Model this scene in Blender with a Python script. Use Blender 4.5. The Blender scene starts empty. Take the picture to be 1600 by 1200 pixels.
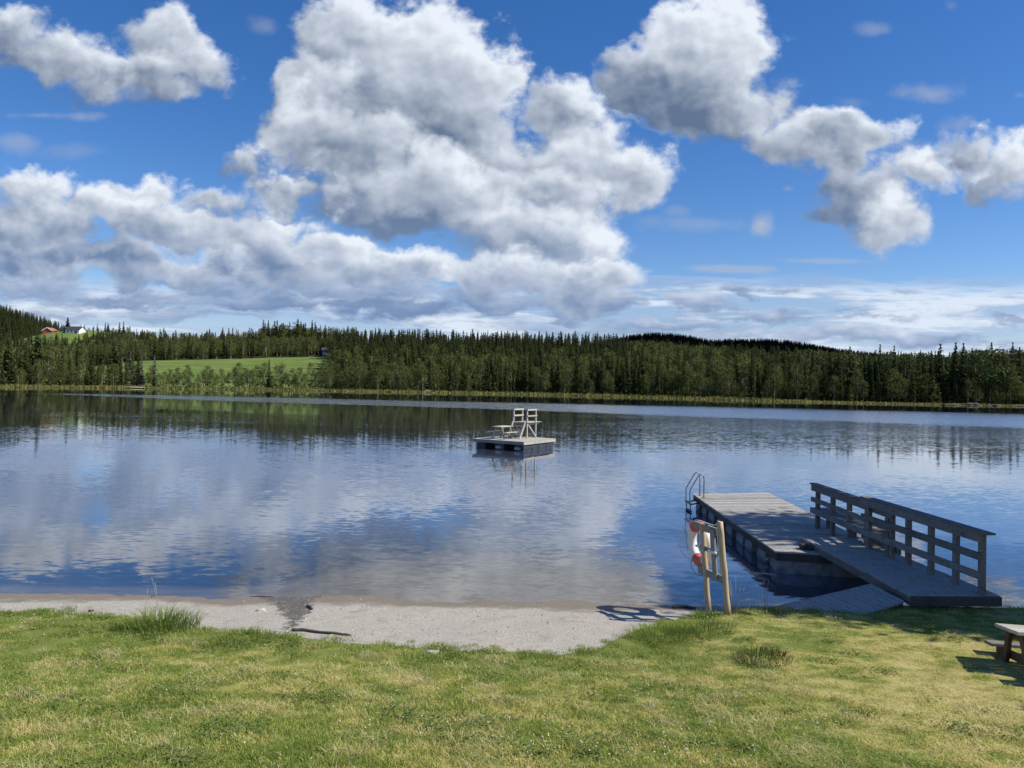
import bpy, math, random
import numpy as np
from mathutils import Vector, Matrix, noise as mnoise

R = math.radians
S = bpy.context.scene
S.render.engine = 'CYCLES'
COL = S.collection
rnd = random.Random(7)

# ------------------------------------------------------------------ camera
EYE = Vector((0.0, 0.0, 3.8))
PITCH, ROLL = R(0.24), R(1.0)
FWD = Vector((0, math.cos(PITCH), -math.sin(PITCH)))
_up0 = Vector((0, math.sin(PITCH), math.cos(PITCH)))
_rt0 = Vector((1, 0, 0))
RT = _rt0 * math.cos(ROLL) + _up0 * math.sin(ROLL)
UP = _up0 * math.cos(ROLL) - _rt0 * math.sin(ROLL)
FPX = 1200.0


def ray(px, py):
    """direction through a point of the 1600 x 1200 survey photograph, scaled so that y = 1"""
    d = FWD + RT * ((px - 800) / FPX) + UP * ((600 - py) / FPX)
    return d / d.y


def atz(px, py, z):
    d = ray(px, py)
    t = (z - EYE.z) / d.z
    return EYE + d * t


def aty(px, py, y):
    return EYE + ray(px, py) * y


cam_data = bpy.data.cameras.new('camera')
cam = bpy.data.objects.new('camera', cam_data)
COL.objects.link(cam)
cam_data.sensor_width = 36.0
cam_data.lens = 36.0 * FPX / 1600.0
cam_data.clip_start = 0.1
cam_data.clip_end = 6000
M3 = Matrix((RT, UP, -FWD)).transposed()
cam.matrix_world = Matrix.Translation(EYE) @ M3.to_4x4()
S.camera = cam

# ------------------------------------------------------------------ helpers
def lerp(a, b, t):
    return a + (b - a) * t


def interp(x, pts):
    if x <= pts[0][0]:
        return pts[0][1]
    for (x0, y0), (x1, y1) in zip(pts, pts[1:]):
        if x <= x1:
            return y0 + (y1 - y0) * (x - x0) / (x1 - x0)
    return pts[-1][1]


def sstep(a, b, x):
    t = min(1.0, max(0.0, (x - a) / (b - a)))
    return t * t * (3 - 2 * t)


class MB:
    """collects shapes and links them as ONE mesh object; every face can carry a 'var' number for per plank / per leaf variation"""

    def __init__(self):
        self.v, self.f, self.var, self.mi, self.smooth = [], [], [], [], []

    def face(self, idx, var=0.5, mi=0, sm=False):
        self.f.append(tuple(idx)); self.var.append(var); self.mi.append(mi); self.smooth.append(sm)

    def quad(self, a, b, c, d, var=0.5, mi=0):
        n = len(self.v)
        self.v += [tuple(a), tuple(b), tuple(c), tuple(d)]
        self.face((n, n + 1, n + 2, n + 3), var, mi)

    def tri(self, a, b, c, var=0.5, mi=0):
        n = len(self.v)
        self.v += [tuple(a), tuple(b), tuple(c)]
        self.face((n, n + 1, n + 2), var, mi)

    def hexa(self, p, var=0.5, mi=0):
        """8 corners: bottom 4 counter-clockwise, then top 4"""
        n = len(self.v)
        self.v += [tuple(q) for q in p]
        for f in ((3, 2, 1, 0), (4, 5, 6, 7), (0, 1, 5, 4), (1, 2, 6, 5), (2, 3, 7, 6), (3, 0, 4, 7)):
            self.face([n + i for i in f], var, mi)

    def box(self, c, ax, ay, az, var=None, mi=0):
        """centre and three half axes"""
        c, ax, ay, az = Vector(c), Vector(ax), Vector(ay), Vector(az)
        if var is None:
            var = rnd.random()
        self.hexa([c - ax - ay - az, c + ax - ay - az, c + ax + ay - az, c - ax + ay - az,
                   c - ax - ay + az, c + ax - ay + az, c + ax + ay + az, c - ax + ay + az], var, mi)

    def beam(self, a, b, w, h, side=None, var=None, mi=0, ch=0.12):
        """a board from a to b, w wide (along side), h high, with chamfered long edges"""
        a, b = Vector(a), Vector(b)
        d = (b - a).normalized()
        if side is None:
            side = d.cross(Vector((0, 0, 1)))
            if side.length < 1e-4:
                side = Vector((1, 0, 0))
        s = (Vector(side) - d * Vector(side).dot(d)).normalized()
        u = s.cross(d).normalized()
        if var is None:
            var = rnd.random()
        c = ch * min(w, h)
        prof = [(-w / 2 + c, -h / 2), (w / 2 - c, -h / 2), (w / 2, -h / 2 + c), (w / 2, h / 2 - c),
                (w / 2 - c, h / 2), (-w / 2 + c, h / 2), (-w / 2, h / 2 - c), (-w / 2, -h / 2 + c)]
        n = len(self.v)
        for p in (a, b):
            self.v += [tuple(p + s * x + u * y) for x, y in prof]
        for i in range(8):
            j = (i + 1) % 8
            self.face((n + i, n + j, n + 8 + j, n + 8 + i), var, mi)
        self.face([n + 7 - i for i in range(8)], var, mi)
        self.face([n + 8 + i for i in range(8)], var, mi)

    def tube(self, pts, rad, k=8, var=0.5, mi=0, cap=True, closed=False):
        pts = [Vector(p) for p in pts]
        rs = rad if isinstance(rad, (list, tuple)) else [rad] * len(pts)
        n = len(self.v)
        prev = None
        m = len(pts)
        for i, p in enumerate(pts):
            if closed:
                d = pts[(i + 1) % m] - pts[i - 1]
            else:
                d = pts[min(i + 1, m - 1)] - pts[max(i - 1, 0)]
            d.normalize()
            if prev is None:
                s = d.cross(Vector((0, 0, 1)))
                if s.length < 0.05:
                    s = d.cross(Vector((1, 0, 0)))
                s.normalize()
            else:
                s = (prev - d * prev.dot(d)).normalized()
            prev = s
            u = s.cross(d)
            for j in range(k):
                a = 2 * math.pi * j / k
                self.v.append(tuple(p + (s * math.cos(a) + u * math.sin(a)) * rs[i]))
        for i in range(m if closed else m - 1):
            i2 = (i + 1) % m
            for j in range(k):
                j2 = (j + 1) % k
                self.face((n + i * k + j, n + i2 * k + j, n + i2 * k + j2, n + i * k + j2), var, mi, True)
        if cap and not closed:
            self.face([n + j for j in range(k)], var, mi)
            self.face([n + (m - 1) * k + k - 1 - j for j in range(k)], var, mi)

    def mesh(self, name, mats):
        me = bpy.data.meshes.new(name)
        me.from_pydata(self.v, [], self.f)
        if not isinstance(mats, (list, tuple)):
            mats = [mats]
        for m in mats:
            me.materials.append(m)
        me.polygons.foreach_set('material_index', self.mi)
        me.polygons.foreach_set('use_smooth', self.smooth)
        at = me.attributes.new('var', 'FLOAT', 'FACE')
        at.data.foreach_set('value', self.var)
        me.update()
        return me

    def build(self, name, mats, parent=None):
        o = bpy.data.objects.new(name, self.mesh(name, mats))
        COL.objects.link(o)
        if parent is not None:
            o.parent = parent
            o.matrix_parent_inverse = Matrix.Translation(-parent.location) if parent.type == 'EMPTY' else Matrix()
        return o


def tag(o, label=None, cat=None, group=None, kind=None):
    if label: o['label'] = label
    if cat: o['category'] = cat
    if group: o['group'] = group
    if kind: o['kind'] = kind
    return o


def thing(name, label, cat, loc=(0, 0, 0), group=None):
    o = bpy.data.objects.new(name, None)
    o.empty_display_size = 0.2
    o.location = loc
    COL.objects.link(o)
    return tag(o, label, cat, group)


# ------------------------------------------------------------------ node helpers
class NT:
    def __init__(self, tree):
        self.t = tree; self.n = tree.nodes; self.l = tree.links

    def new(self, typ, **kw):
        n = self.n.new(typ)
        for k, v in kw.items():
            setattr(n, k, v)
        return n

    def put(self, sock, val):
        if val is None:
            return
        if isinstance(val, bpy.types.NodeSocket):
            self.l.new(val, sock)
        else:
            sock.default_value = val

    def math(self, op, a, b=None, c=None, clamp=False):
        n = self.new('ShaderNodeMath', operation=op, use_clamp=clamp)
        self.put(n.inputs[0], a); self.put(n.inputs[1], b); self.put(n.inputs[2], c)
        return n.outputs[0]

    def vmath(self, op, a, b=None, c=None, scale=None):
        n = self.new('ShaderNodeVectorMath', operation=op)
        self.put(n.inputs[0], a); self.put(n.inputs[1], b); self.put(n.inputs[2], c)
        if scale is not None:
            self.put(n.inputs['Scale'], scale)
        return n.outputs['Value'] if op in ('LENGTH', 'DISTANCE', 'DOT_PRODUCT') else n.outputs['Vector']

    def smooth(self, x, a, b, o0=0.0, o1=1.0, kind='SMOOTHSTEP'):
        n = self.new('ShaderNodeMapRange', interpolation_type=kind)
        self.put(n.inputs[0], x)
        self.put(n.inputs[1], a); self.put(n.inputs[2], b); self.put(n.inputs[3], o0); self.put(n.inputs[4], o1)
        return n.outputs[0]

    def mix(self, f, a, b, blend='MIX'):
        n = self.new('ShaderNodeMix', data_type='RGBA', blend_type=blend)
        self.put(n.inputs[0], f); self.put(n.inputs[6], a); self.put(n.inputs[7], b)
        return n.outputs[2]

    def noise(self, vec, scale, detail=3, rough=0.5, dims='3D', out=0, dist=0.0, lac=2.0):
        n = self.new('ShaderNodeTexNoise', noise_dimensions=dims)
        self.put(n.inputs['Vector'], vec)
        n.inputs['Scale'].default_value = scale
        n.inputs['Detail'].default_value = detail
        n.inputs['Roughness'].default_value = rough
        n.inputs['Distortion'].default_value = dist
        n.inputs['Lacunarity'].default_value = lac
        return n.outputs[out]

    def comb(self, x=0.0, y=0.0, z=0.0):
        n = self.new('ShaderNodeCombineXYZ')
        self.put(n.inputs[0], x); self.put(n.inputs[1], y); self.put(n.inputs[2], z)
        return n.outputs[0]

    def sep(self, v):
        n = self.new('ShaderNodeSeparateXYZ')
        self.put(n.inputs[0], v)
        return n.outputs


def c4(c):
    return (c[0], c[1], c[2], 1.0)
# ------------------------------------------------------------------ sun and sky
SUN_EL = R(45)
SUN_AZ_VEC = Vector((0.98, -0.20, 0)).normalized()
SUN_DIR = Vector((SUN_AZ_VEC.x * math.cos(SUN_EL), SUN_AZ_VEC.y * math.cos(SUN_EL), math.sin(SUN_EL)))
sd = bpy.data.lights.new('sun', 'SUN')
sd.energy = 4.8
sd.angle = R(0.53)
sd.color = (1.0, 0.94, 0.84)
so = bpy.data.objects.new('sun', sd)
COL.objects.link(so)
so.location = (60, -12, 60)
so.rotation_euler = SUN_DIR.to_track_quat('Z', 'Y').to_euler()

W = bpy.data.worlds.new('World')
S.world = W
W.use_nodes = True
wt = NT(W.node_tree)
for n in list(wt.n):
    wt.n.remove(n)
SKYK = 0.1
sky = wt.new('ShaderNodeTexSky', sky_type='NISHITA')
sky.sun_disc = False
sky.sun_elevation = SUN_EL
sky.sun_rotation = math.atan2(SUN_AZ_VEC.x, SUN_AZ_VEC.y)
sky.altitude = 400
sky.air_density = 1.0
sky.dust_density = 0.25
sky.ozone_density = 4.0
hs = wt.new('ShaderNodeHueSaturation')
hs.inputs['Hue'].default_value = 0.502
hs.inputs['Saturation'].default_value = 1.28
hs.inputs['Value'].default_value = 1.0
tint = wt.mix(1.0, sky.outputs[0], (1.02, 0.96, 1.02, 1), 'MULTIPLY')
wt.l.new(tint, hs.inputs['Color'])

geo = wt.new('ShaderNodeTexCoord')
dirv = wt.vmath('NORMALIZE', geo.outputs['Generated'])
dx, dy, dz = wt.sep(dirv)
# the clouds hang in fixed directions of the sky ahead of the beach (tangent of azimuth, tangent of height)
yy = wt.math('MAXIMUM', wt.math('ABSOLUTE', dy), 0.22)
U = wt.math('DIVIDE', dx, yy)
V = wt.math('DIVIDE', dz, yy)
P0 = wt.comb(U, V, 0.0)

# (survey x, y, radius x, radius y, brightness) of every cloud lobe, back to front
LOBES = [
    # the big cumulus in the middle
    (545, 60, 82, 72, .05), (640, 110, 140, 110, .06), (735, 108, 72, 84, .14), (490, 150, 66, 70, .0), (650, 210, 160, 95, -.22), (470, 200, 52, 58, 0.12), (560, 240, 110, 70, -.02),
    (870, 170, 60, 50, -.02), (905, 225, 80, 55, .04), (985, 275, 76, 50, .10), (860, 262, 130, 58, .02), (560, 300, 90, 44, -.16), (690, 292, 170, 56, .10), (830, 300, 130, 48, .10),
    (640, 335, 120, 36, -.3), (760, 345, 110, 40, -.02), (850, 372, 130, 42, -.06), (930, 382, 66, 32, .10),
    # upper right cumulus
    (1010, 125, 70, 62, -.1), (1145, 62, 82, 66, .16), (1085, 90, 95, 84, .10), (1110, 155, 120, 66, -.20), (1165, 172, 70, 50, -.04),
    # right hand cumulus
    (1270, 225, 84, 50, .06), (1345, 215, 62, 42, .0), (1345, 305, 84, 54, -.2), (1440, 268, 72, 30, .10), (1395, 332, 58, 42, .16),
    (1520, 235, 46, 32, -.1), (1575, 255, 62, 48, .06),
    # upper left pair
    (10, 50, 78, 36, -.1), (85, 88, 80, 38, -.06), (150, 118, 52, 36, -.02), (275, 55, 66, 56, .0), (310, 92, 56, 44, 0.02), (245, 108, 58, 40, -.05),
    # left bank
    (230, 305, 70, 28, .08), (70, 305, 90, 28, .02), (400, 255, 38, 36, -.08), (350, 318, 66, 22, -.06), (440, 305, 84, 26, -.04), (150, 332, 110, 34, .12), (50, 348, 130, 42, -.1),
    (60, 408, 120, 24, -.1), (230, 418, 190, 26, -.06), (440, 424, 130, 28, -.05), (270, 362, 130, 42, -.05), (430, 352, 80, 24, .12), (400, 392, 130, 36, -.12), (530, 388, 80, 32, .18), (140, 396, 170, 24, -.3),
    # bank under the big cloud
    (640, 425, 130, 34, .08), (760, 430, 130, 36, 0), (880, 440, 86, 38, .06), (940, 440, 60, 40, -.02),
]
LOW = [   # flat blue-grey clouds near the horizon: x, y, rx, ry, brightness
    (60, 445, 110, 24, .1), (330, 440, 150, 26, .05), (200, 470, 170, 18, -.05), (540, 445, 160, 30, .12), (430, 472, 120, 18, -.2), (610, 480, 150, 20, -.32), (330, 492, 190, 10, .0), (80, 490, 110, 12, .05),
    (770, 468, 110, 20, -.05), (880, 478, 110, 20, -.04), (940, 470, 60, 26, .05), (700, 500, 200, 7, .1), (1085, 472, 46, 18, .08), (1180, 490, 140, 11, -.06), (1390, 490, 96, 6, -.18), (1350, 478, 60, 6, -.1), (1060, 505, 120, 14, -.02),
    (1330, 520, 110, 18, .12), (1180, 522, 80, 13, .10), (1470, 528, 110, 14, -.02), (1410, 462, 34, 6, -.15), (1150, 458, 46, 6, -.15), (1500, 487, 34, 4, -.2), (1215, 457, 22, 10, .0), (1580, 500, 60, 7, -.05), (1560, 538, 90, 10, -.1), (900, 515, 160, 7, 0.0), (1040, 530, 200, 10, .05),
]
SOFT = [  # thin small clouds: x, y, rx, ry, opacity
    (1462, 146, 70, 26, 0.62), (1592, 150, 26, 14, 0.6), (1364, 46, 30, 12, 0.35), (1190, 350, 24, 30, 0.9), (1232, 295, 20, 10, 0.4),
    (60, 180, 95, 9, 0.45), (26, 221, 42, 17, 0.4), (125, 236, 66, 16, 0.22), (415, 42, 28, 16, 0.3), (1240, 130, 28, 16, 0.25), (1485, 10, 22, 18, 0.3),
    (1105, 350, 95, 16, 0.3), (1410, 225, 40, 20, .4), (1500, 195, 44, 30, .5), (1330, 160, 30, 14, .25), (1590, 300, 30, 14, .35), (1060, 330, 26, 12, .25), (1145, 420, 70, 6, .5), (1290, 408, 60, 4, .4),
]


def uv(px, py):
    d = ray(px, py)
    return d.x, d.z


LD = Vector((0.50, 0.86, 0)).normalized()


def puffs(P):
    """cauliflower detail, about zero mean"""
    w = wt.noise(P, 24.0, 2, 0.5, '2D', out=1)
    q = wt.vmath('MULTIPLY_ADD', w, (0.035, 0.035, 0), P)
    vo = wt.new('ShaderNodeTexVoronoi', voronoi_dimensions='2D', feature='F1')
    vo.normalize = True
    wt.put(vo.inputs['Vector'], q)
    vo.inputs['Scale'].default_value = 17.0
    vo.inputs['Detail'].default_value = 3.0
    vo.inputs['Roughness'].default_value = 0.45
    vo.inputs['Lacunarity'].default_value = 2.2
    return wt.math('SUBTRACT', 0.40, vo.outputs['Distance'])


PS = wt.vmath('MULTIPLY', P0, (1.0, 1.2, 1.0))
n_big = wt.noise(PS, 8.0, 6, 0.58, '2D', out=1)
nb = wt.vmath('SUBTRACT', n_big, (0.5, 0.5, 0.5))
n0 = wt.math('ADD', wt.math('MULTIPLY', puffs(PS), 1.0), wt.math('MULTIPLY', wt.sep(nb)[2], 1.0))
r0 = wt.noise(PS, 12.0, 3.5, 0.55, '2D')
r1 = wt.noise(wt.vmath('ADD', PS, tuple(LD * 0.016)), 12.0, 3.5, 0.55, '2D')
PW = wt.vmath('MULTIPLY_ADD', nb, (0.115, 0.10, 0), P0)
acc = shade = None
for (x, y, rx, ry, bias) in LOBES:
    u, v = uv(x, y)
    rx, ry = rx * 1.04 / FPX, ry * 1.04 / FPX
    q = wt.vmath('MULTIPLY_ADD', PW, (1 / rx, 1 / ry, 0), (-u / rx, -v / ry, 0))
    ln = wt.vmath('LENGTH', q)
    k = math.sqrt(rx * ry) * 0.5 + min(rx, ry) * 0.5
    m = wt.math('MULTIPLY_ADD', ln, -k, k)
    s = wt.math('MINIMUM', wt.math('MAXIMUM', wt.math('ADD', wt.vmath('DOT_PRODUCT', q, tuple(LD)), bias * 2.5), -1.1), 1.3)
    if acc is None:
        acc, shade = m, s
    else:
        w = wt.smooth(wt.math('MULTIPLY_ADD', n0, 0.06, wt.math('MAXIMUM', m, wt.math('SUBTRACT', m, acc))), -0.004, 0.036)
        mx = wt.new('ShaderNodeMix', data_type='FLOAT')
        wt.put(mx.inputs[0], w); wt.put(mx.inputs[2], shade); wt.put(mx.inputs[3], s)
        shade = mx.outputs[0]
        acc = wt.math('SMOOTH_MAX', acc, m, 0.006)
d0 = wt.math('MULTIPLY_ADD', n0, 0.045, acc)
alpha = wt.smooth(d0, -0.004, 0.020)
rel = wt.math('SUBTRACT', r0, r1)
thin = wt.smooth(d0, 0.0, 0.055, 0.24, 0.0)
light = wt.math('MULTIPLY_ADD', shade, 0.52, 0.405)
light = wt.math('ADD', light, wt.math('MULTIPLY', rel, 0.85))
light = wt.math('ADD', light, wt.math('MULTIPLY', n0, 0.22))
light = wt.math('ADD', light, thin, clamp=True)
light = wt.math('POWER', light, 1.15)

soft_n = wt.math('MULTIPLY', wt.sep(nb)[0], 3.0)
sacc = None
for (x, y, rx, ry, op) in SOFT:
    u, v = uv(x, y)
    q = wt.vmath('MULTIPLY_ADD', P0, (FPX / rx, FPX / ry, 0), (-u * FPX / rx, -v * FPX / ry, 0))
    m = wt.math('SUBTRACT', 1.05, wt.vmath('LENGTH', q))
    m = wt.smooth(wt.math('ADD', m, soft_n), 0.0, 1.1, 0.0, op)
    sacc = m if sacc is None else wt.math('MAXIMUM', sacc, m)

# cloud colours (radiance before the sky strength)
K = 1.0 / SKYK
CB = 0.72
white = (0.90 * CB * K, 0.965 * CB * K, 1.06 * CB * K, 1)
grey = (0.135 * CB * K, 0.20 * CB * K, 0.325 * CB * K, 1)
grey_n = wt.mix(wt.smooth(V, 0.08, 0.30), (0.20 * CB * K, 0.30 * CB * K, 0.50 * CB * K, 1), grey)
ccol = wt.mix(light, grey_n, white)

# low layered cloud towards the horizon: a thin bright sheet with flat blue-grey clouds before it
st = wt.noise(wt.vmath('MULTIPLY', P0, (3.0, 24.0, 1.0)), 1.5, 5, 0.6, '2D')
edge = wt.math('ADD', V, wt.math('MULTIPLY', wt.math('SUBTRACT', st, 0.5), 0.085))
edge = wt.math('ADD', edge, wt.smooth(U, 0.15, -0.05, 0.0, 0.02))
top = wt.smooth(edge, 0.125, 0.148, 1.0, 0.0)
veil = wt.math('MULTIPLY', top, wt.smooth(st, 0.36, 0.56, 0.45, 0.96))
veilc = wt.mix(wt.smooth(st, 0.42, 0.62), (0.40 * CB * K, 0.54 * CB * K, 0.78 * CB * K, 1), (0.80 * CB * K, 0.90 * CB * K, 1.03 * CB * K, 1))
wl = wt.noise(wt.vmath('MULTIPLY', P0, (7.0, 16.0, 1.0)), 1.6, 5, 0.6, '2D', out=1)
wl = wt.vmath('SUBTRACT', wl, (0.5, 0.5, 0.5))
PL_ = wt.vmath('MULTIPLY_ADD', wl, (0.14, 0.045, 0), P0)
lacc = lsh = None
for (x, y, rx, ry, bias) in LOW:
    u, v = uv(x, y)
    rx, ry = rx / FPX, ry / FPX
    q = wt.vmath('MULTIPLY_ADD', PL_, (1 / rx, 1 / ry, 0), (-u / rx, -v / ry, 0))
    m = wt.math('MULTIPLY_ADD', wt.vmath('LENGTH', q), -ry, ry)
    s = wt.math('MINIMUM', wt.math('MAXIMUM', wt.math('ADD', wt.vmath('DOT_PRODUCT', q, (0.25, 0.97, 0)), bias * 3), -1.2), 1.4)
    if lacc is None:
        lacc, lsh = m, s
    else:
        w = wt.smooth(wt.math('MAXIMUM', m, wt.math('SUBTRACT', m, lacc)), -0.001, 0.008)
        mx = wt.new('ShaderNodeMix', data_type='FLOAT')
        wt.put(mx.inputs[0], w); wt.put(mx.inputs[2], lsh); wt.put(mx.inputs[3], s)
        lsh = mx.outputs[0]
        lacc = wt.math('MAXIMUM', lacc, m)
lowa = wt.math('MULTIPLY', wt.smooth(wt.math('ADD', lacc, wt.math('MULTIPLY', wt.sep(wl)[2], 0.022)), -0.002, 0.009), 0.92)
lbr = wt.math('ADD', wt.math('MULTIPLY_ADD', lsh, 0.36, 0.37), wt.math('MULTIPLY', wt.sep(wl)[2], 0.9), clamp=True)
lowc = wt.mix(wt.math('POWER', lbr, 1.3), (0.17 * CB * K, 0.275 * CB * K, 0.50 * CB * K, 1), (0.80 * CB * K, 0.88 * CB * K, 1.02 * CB * K, 1))

full = wt.mix(wt.math('MULTIPLY', sacc, 0.9), hs.outputs[0], (0.52 * CB * K, 0.57 * CB * K, 0.66 * CB * K, 1))
full = wt.mix(veil, full, veilc)
full = wt.mix(lowa, full, lowc)
full = wt.mix(alpha, full, ccol)
front = wt.smooth(wt.math('ABSOLUTE', dy), 0.22, 0.32)
full = wt.mix(front, hs.outputs[0], full)
bg = wt.new('ShaderNodeBackground')
wt.l.new(full, bg.inputs['Color'])
bg.inputs['Strength'].default_value = SKYK
wo = wt.new('ShaderNodeOutputWorld')
wt.l.new(bg.outputs[0], wo.inputs['Surface'])
W.cycles.sampling_method = 'MANUAL'
W.cycles.sample_map_resolution = 512

S.view_settings.view_transform = 'Standard'
S.view_settings.look = 'None'
S.view_settings.exposure = 0.35
S.view_settings.gamma = 1.0
S.cycles.use_denoising = True
S.cycles.denoiser = 'OPENIMAGEDENOISE'
S.cycles.max_bounces = 8
S.cycles.diffuse_bounces = 2
S.cycles.glossy_bounces = 3
S.cycles.transparent_max_bounces = 12
S.cycles.sample_clamp_indirect = 6.0
S.cycles.caustics_reflective = False
S.cycles.caustics_refractive = False
# ------------------------------------------------------------------ materials
def newmat(name):
    m = bpy.data.materials.new(name)
    m.use_nodes = True
    t = NT(m.node_tree)
    for n in list(t.n):
        t.n.remove(n)
    out = t.new('ShaderNodeOutputMaterial')
    return m, t, out


def principled(t, out, col, rough=0.7, spec=0.3, metal=0.0, normal=None):
    p = t.new('ShaderNodeBsdfPrincipled')
    t.put(p.inputs['Base Color'], col)
    t.put(p.inputs['Roughness'], rough)
    p.inputs['Specular IOR Level'].default_value = spec
    p.inputs['Metallic'].default_value = metal
    if normal is not None:
        t.l.new(normal, p.inputs['Normal'])
    t.l.new(p.outputs[0], out.inputs['Surface'])
    return p


def bump(t, h, strength, dist):
    b = t.new('ShaderNodeBump')
    b.inputs['Strength'].default_value = strength
    b.inputs['Distance'].default_value = dist
    t.l.new(h, b.inputs['Height'])
    return b.outputs[0]


def attr(t, name='var'):
    a = t.new('ShaderNodeAttribute', attribute_name=name)
    return a.outputs['Fac']


def wood(name, a, b, dark, rough=0.8, grain=(2.2, 60, 60), stain=0.5):
    """weathered boards: tone per board, long grain, blotchy stains, small knots"""
    m, t, out = newmat(name)
    g = t.new('ShaderNodeTexCoord').outputs['Object']
    v = attr(t)
    off = t.vmath('ADD', g, t.comb(t.math('MULTIPLY', v, 37.0), t.math('MULTIPLY', v, 11.0), 0.0))
    gr = t.noise(t.vmath('MULTIPLY', off, grain), 1.0, 5, 0.6)
    bl = t.noise(off, 1.7, 4, 0.6)
    kn = t.noise(off, 9.0, 2, 0.5)
    col = t.mix(t.smooth(t.math('ADD', t.math('MULTIPLY', v, 0.55), t.math('MULTIPLY', gr, 0.5)), 0.15, 0.9), c4(a), c4(b))
    col = t.mix(t.math('MULTIPLY', t.smooth(gr, 0.52, 0.30), 0.7), col, c4(dark))
    col = t.mix(t.math('MULTIPLY', t.smooth(bl, 0.52, 0.72), stain), col, c4(dark))
    col = t.mix(t.math('MULTIPLY', t.smooth(kn, 0.70, 0.76), 0.7), col, c4(dark))
    principled(t, out, col, rough, 0.25, 0, bump(t, gr, 0.35, 0.004))
    return m


def plain(name, a, b, scale=6.0, rough=0.6, spec=0.3, metal=0.0, bs=0.2, bd=0.004, lo=0.35, hi=0.65):
    m, t, out = newmat(name)
    g = t.new('ShaderNodeTexCoord').outputs['Object']
    n = t.noise(g, scale, 5, 0.6)
    col = t.mix(t.smooth(n, lo, hi), c4(a), c4(b))
    principled(t, out, col, rough, spec, metal, bump(t, n, bs, bd))
    return m


def leafy(name, a, b, c, trans=0.25, rscale=1.0):
    """foliage: a..b along the per-leaf tone, c mixed in by tree"""
    m, t, out = newmat(name)
    v = attr(t)
    oi = t.new('ShaderNodeObjectInfo')
    col = t.mix(v, c4(a), c4(b))
    col = t.mix(t.math('MULTIPLY', oi.outputs['Random'], rscale), col, c4(c))
    d = t.new('ShaderNodeBsdfDiffuse')
    t.put(d.inputs['Color'], col)
    tr = t.new('ShaderNodeBsdfTranslucent')
    t.put(tr.inputs['Color'], col)
    mx = t.new('ShaderNodeMixShader')
    mx.inputs[0].default_value = trans
    t.l.new(d.outputs[0], mx.inputs[1]); t.l.new(tr.outputs[0], mx.inputs[2])
    t.l.new(mx.outputs[0], out.inputs['Surface'])
    return m


M = {}
M['deck'] = wood('weathered_deck', (.24, .235, .22), (.42, .408, .375), (.10, .10, .095), 0.82, (60, 3.0, 60), 0.35)
M['deck'].name = 'weathered_deck'
M['rail'] = wood('weathered_rail', (.135, .132, .125), (.245, .238, .225), (.06, .058, .055), 0.8, (40, 4.0, 60), 0.45)
M['fascia'] = wood('dark_fascia', (.055, .054, .053), (.10, .098, .095), (.03, .03, .03), 0.8, (40, 4, 60), 0.5)
M['raft'] = wood('raft_wood', (.36, .34, .30), (.50, .47, .41), (.20, .18, .15), 0.85, (30, 30, 60), 0.35)
M['post'] = wood('round_post_wood', (.42, .315, .20), (.55, .435, .295), (.22, .145, .08), 0.75, (50, 50, 2.0), 0.35)
M['board'] = wood('grey_board', (.22, .205, .19), (.32, .30, .275), (.11, .10, .09), 0.85, (4, 60, 60), 0.4)
M['table'] = wood('picnic_wood', (.40, .36, .30), (.56, .52, .45), (.24, .20, .16), 0.8, (3, 50, 50), 0.3)
M['tableleg'] = wood('stained_wood', (.115, .06, .032), (.17, .09, .05), (.05, .03, .018), 0.75, (40, 40, 4), 0.4)
M['concrete'] = plain('pale_float', (.15, .16, .165), (.28, .29, .295), 5.0, 0.75, 0.2)
M['plastic'] = plain('dark_pontoon', (.022, .027, .035), (.05, .058, .07), 4.0, 0.5, 0.4)
M['endcap'] = plain('pale_pontoon_end', (.42, .40, .32), (.62, .59, .50), 9.0, 0.7, 0.3)
M['steel'] = plain('galvanised_steel', (.16, .18, .21), (.27, .29, .32), 12.0, 0.45, 0.5, 0.6)
M['rust'] = plain('dark_iron', (.018, .018, .02), (.05, .047, .045), 12.0, 0.7, 0.3, 0.2)
M['white'] = plain('white_vinyl', (.74, .74, .73), (.82, .82, .81), 7.0, 0.45, 0.4, 0, 0.1)
M['red'] = plain('red_vinyl', (.52, .080, .055), (.60, .105, .07), 7.0, 0.45, 0.4, 0, 0.1)
M['rope'] = plain('white_rope', (.66, .66, .64), (.80, .80, .78), 150.0, 0.8, 0.1, 0, 0.4, 0.002)
M['darkrope'] = plain('dark_rope', (.03, .04, .05), (.06, .07, .09), 100.0, 0.8)
M['letter'] = plain('grey_print', (.40, .41, .43), (.46, .47, .48), 20.0, 0.7)
M['rock'] = plain('grey_rock', (.06, .053, .042), (.15, .132, .108), 2.5, 0.9, 0.2, 0, 0.6, 0.05)
M['palestone'] = plain('pale_stone', (.38, .35, .28), (.52, .49, .41), 14.0, 0.85, 0.2, 0, 0.5, 0.01)
M['gravelbar'] = plain('shore_gravel', (.24, .22, .17), (.36, .33, .27), 2.0, 0.9)
M['drift'] = wood('wet_driftwood', (.055, .047, .04), (.11, .095, .08), (.025, .02, .018), 0.6, (4, 60, 60), 0.5)
M['redwall'] = plain('red_boarding', (.40, .060, .040), (.47, .085, .055), 3.0, 0.8)
M['whitewall'] = plain('white_boarding', (.74, .74, .73), (.80, .80, .79), 3.0, 0.7)
M['slate'] = plain('dark_roof', (.035, .038, .046), (.06, .062, .07), 3.0, 0.7)
M['redroof'] = plain('pale_red_roof', (.34, .10, .075), (.42, .15, .11), 3.0, 0.7)
M['greywall'] = plain('grey_boarding', (.17, .16, .15), (.24, .225, .21), 3.0, 0.85)
M['glass'] = plain('window_glass', (.02, .025, .03), (.035, .04, .05), 2.0, 0.1, 0.5)

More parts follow.
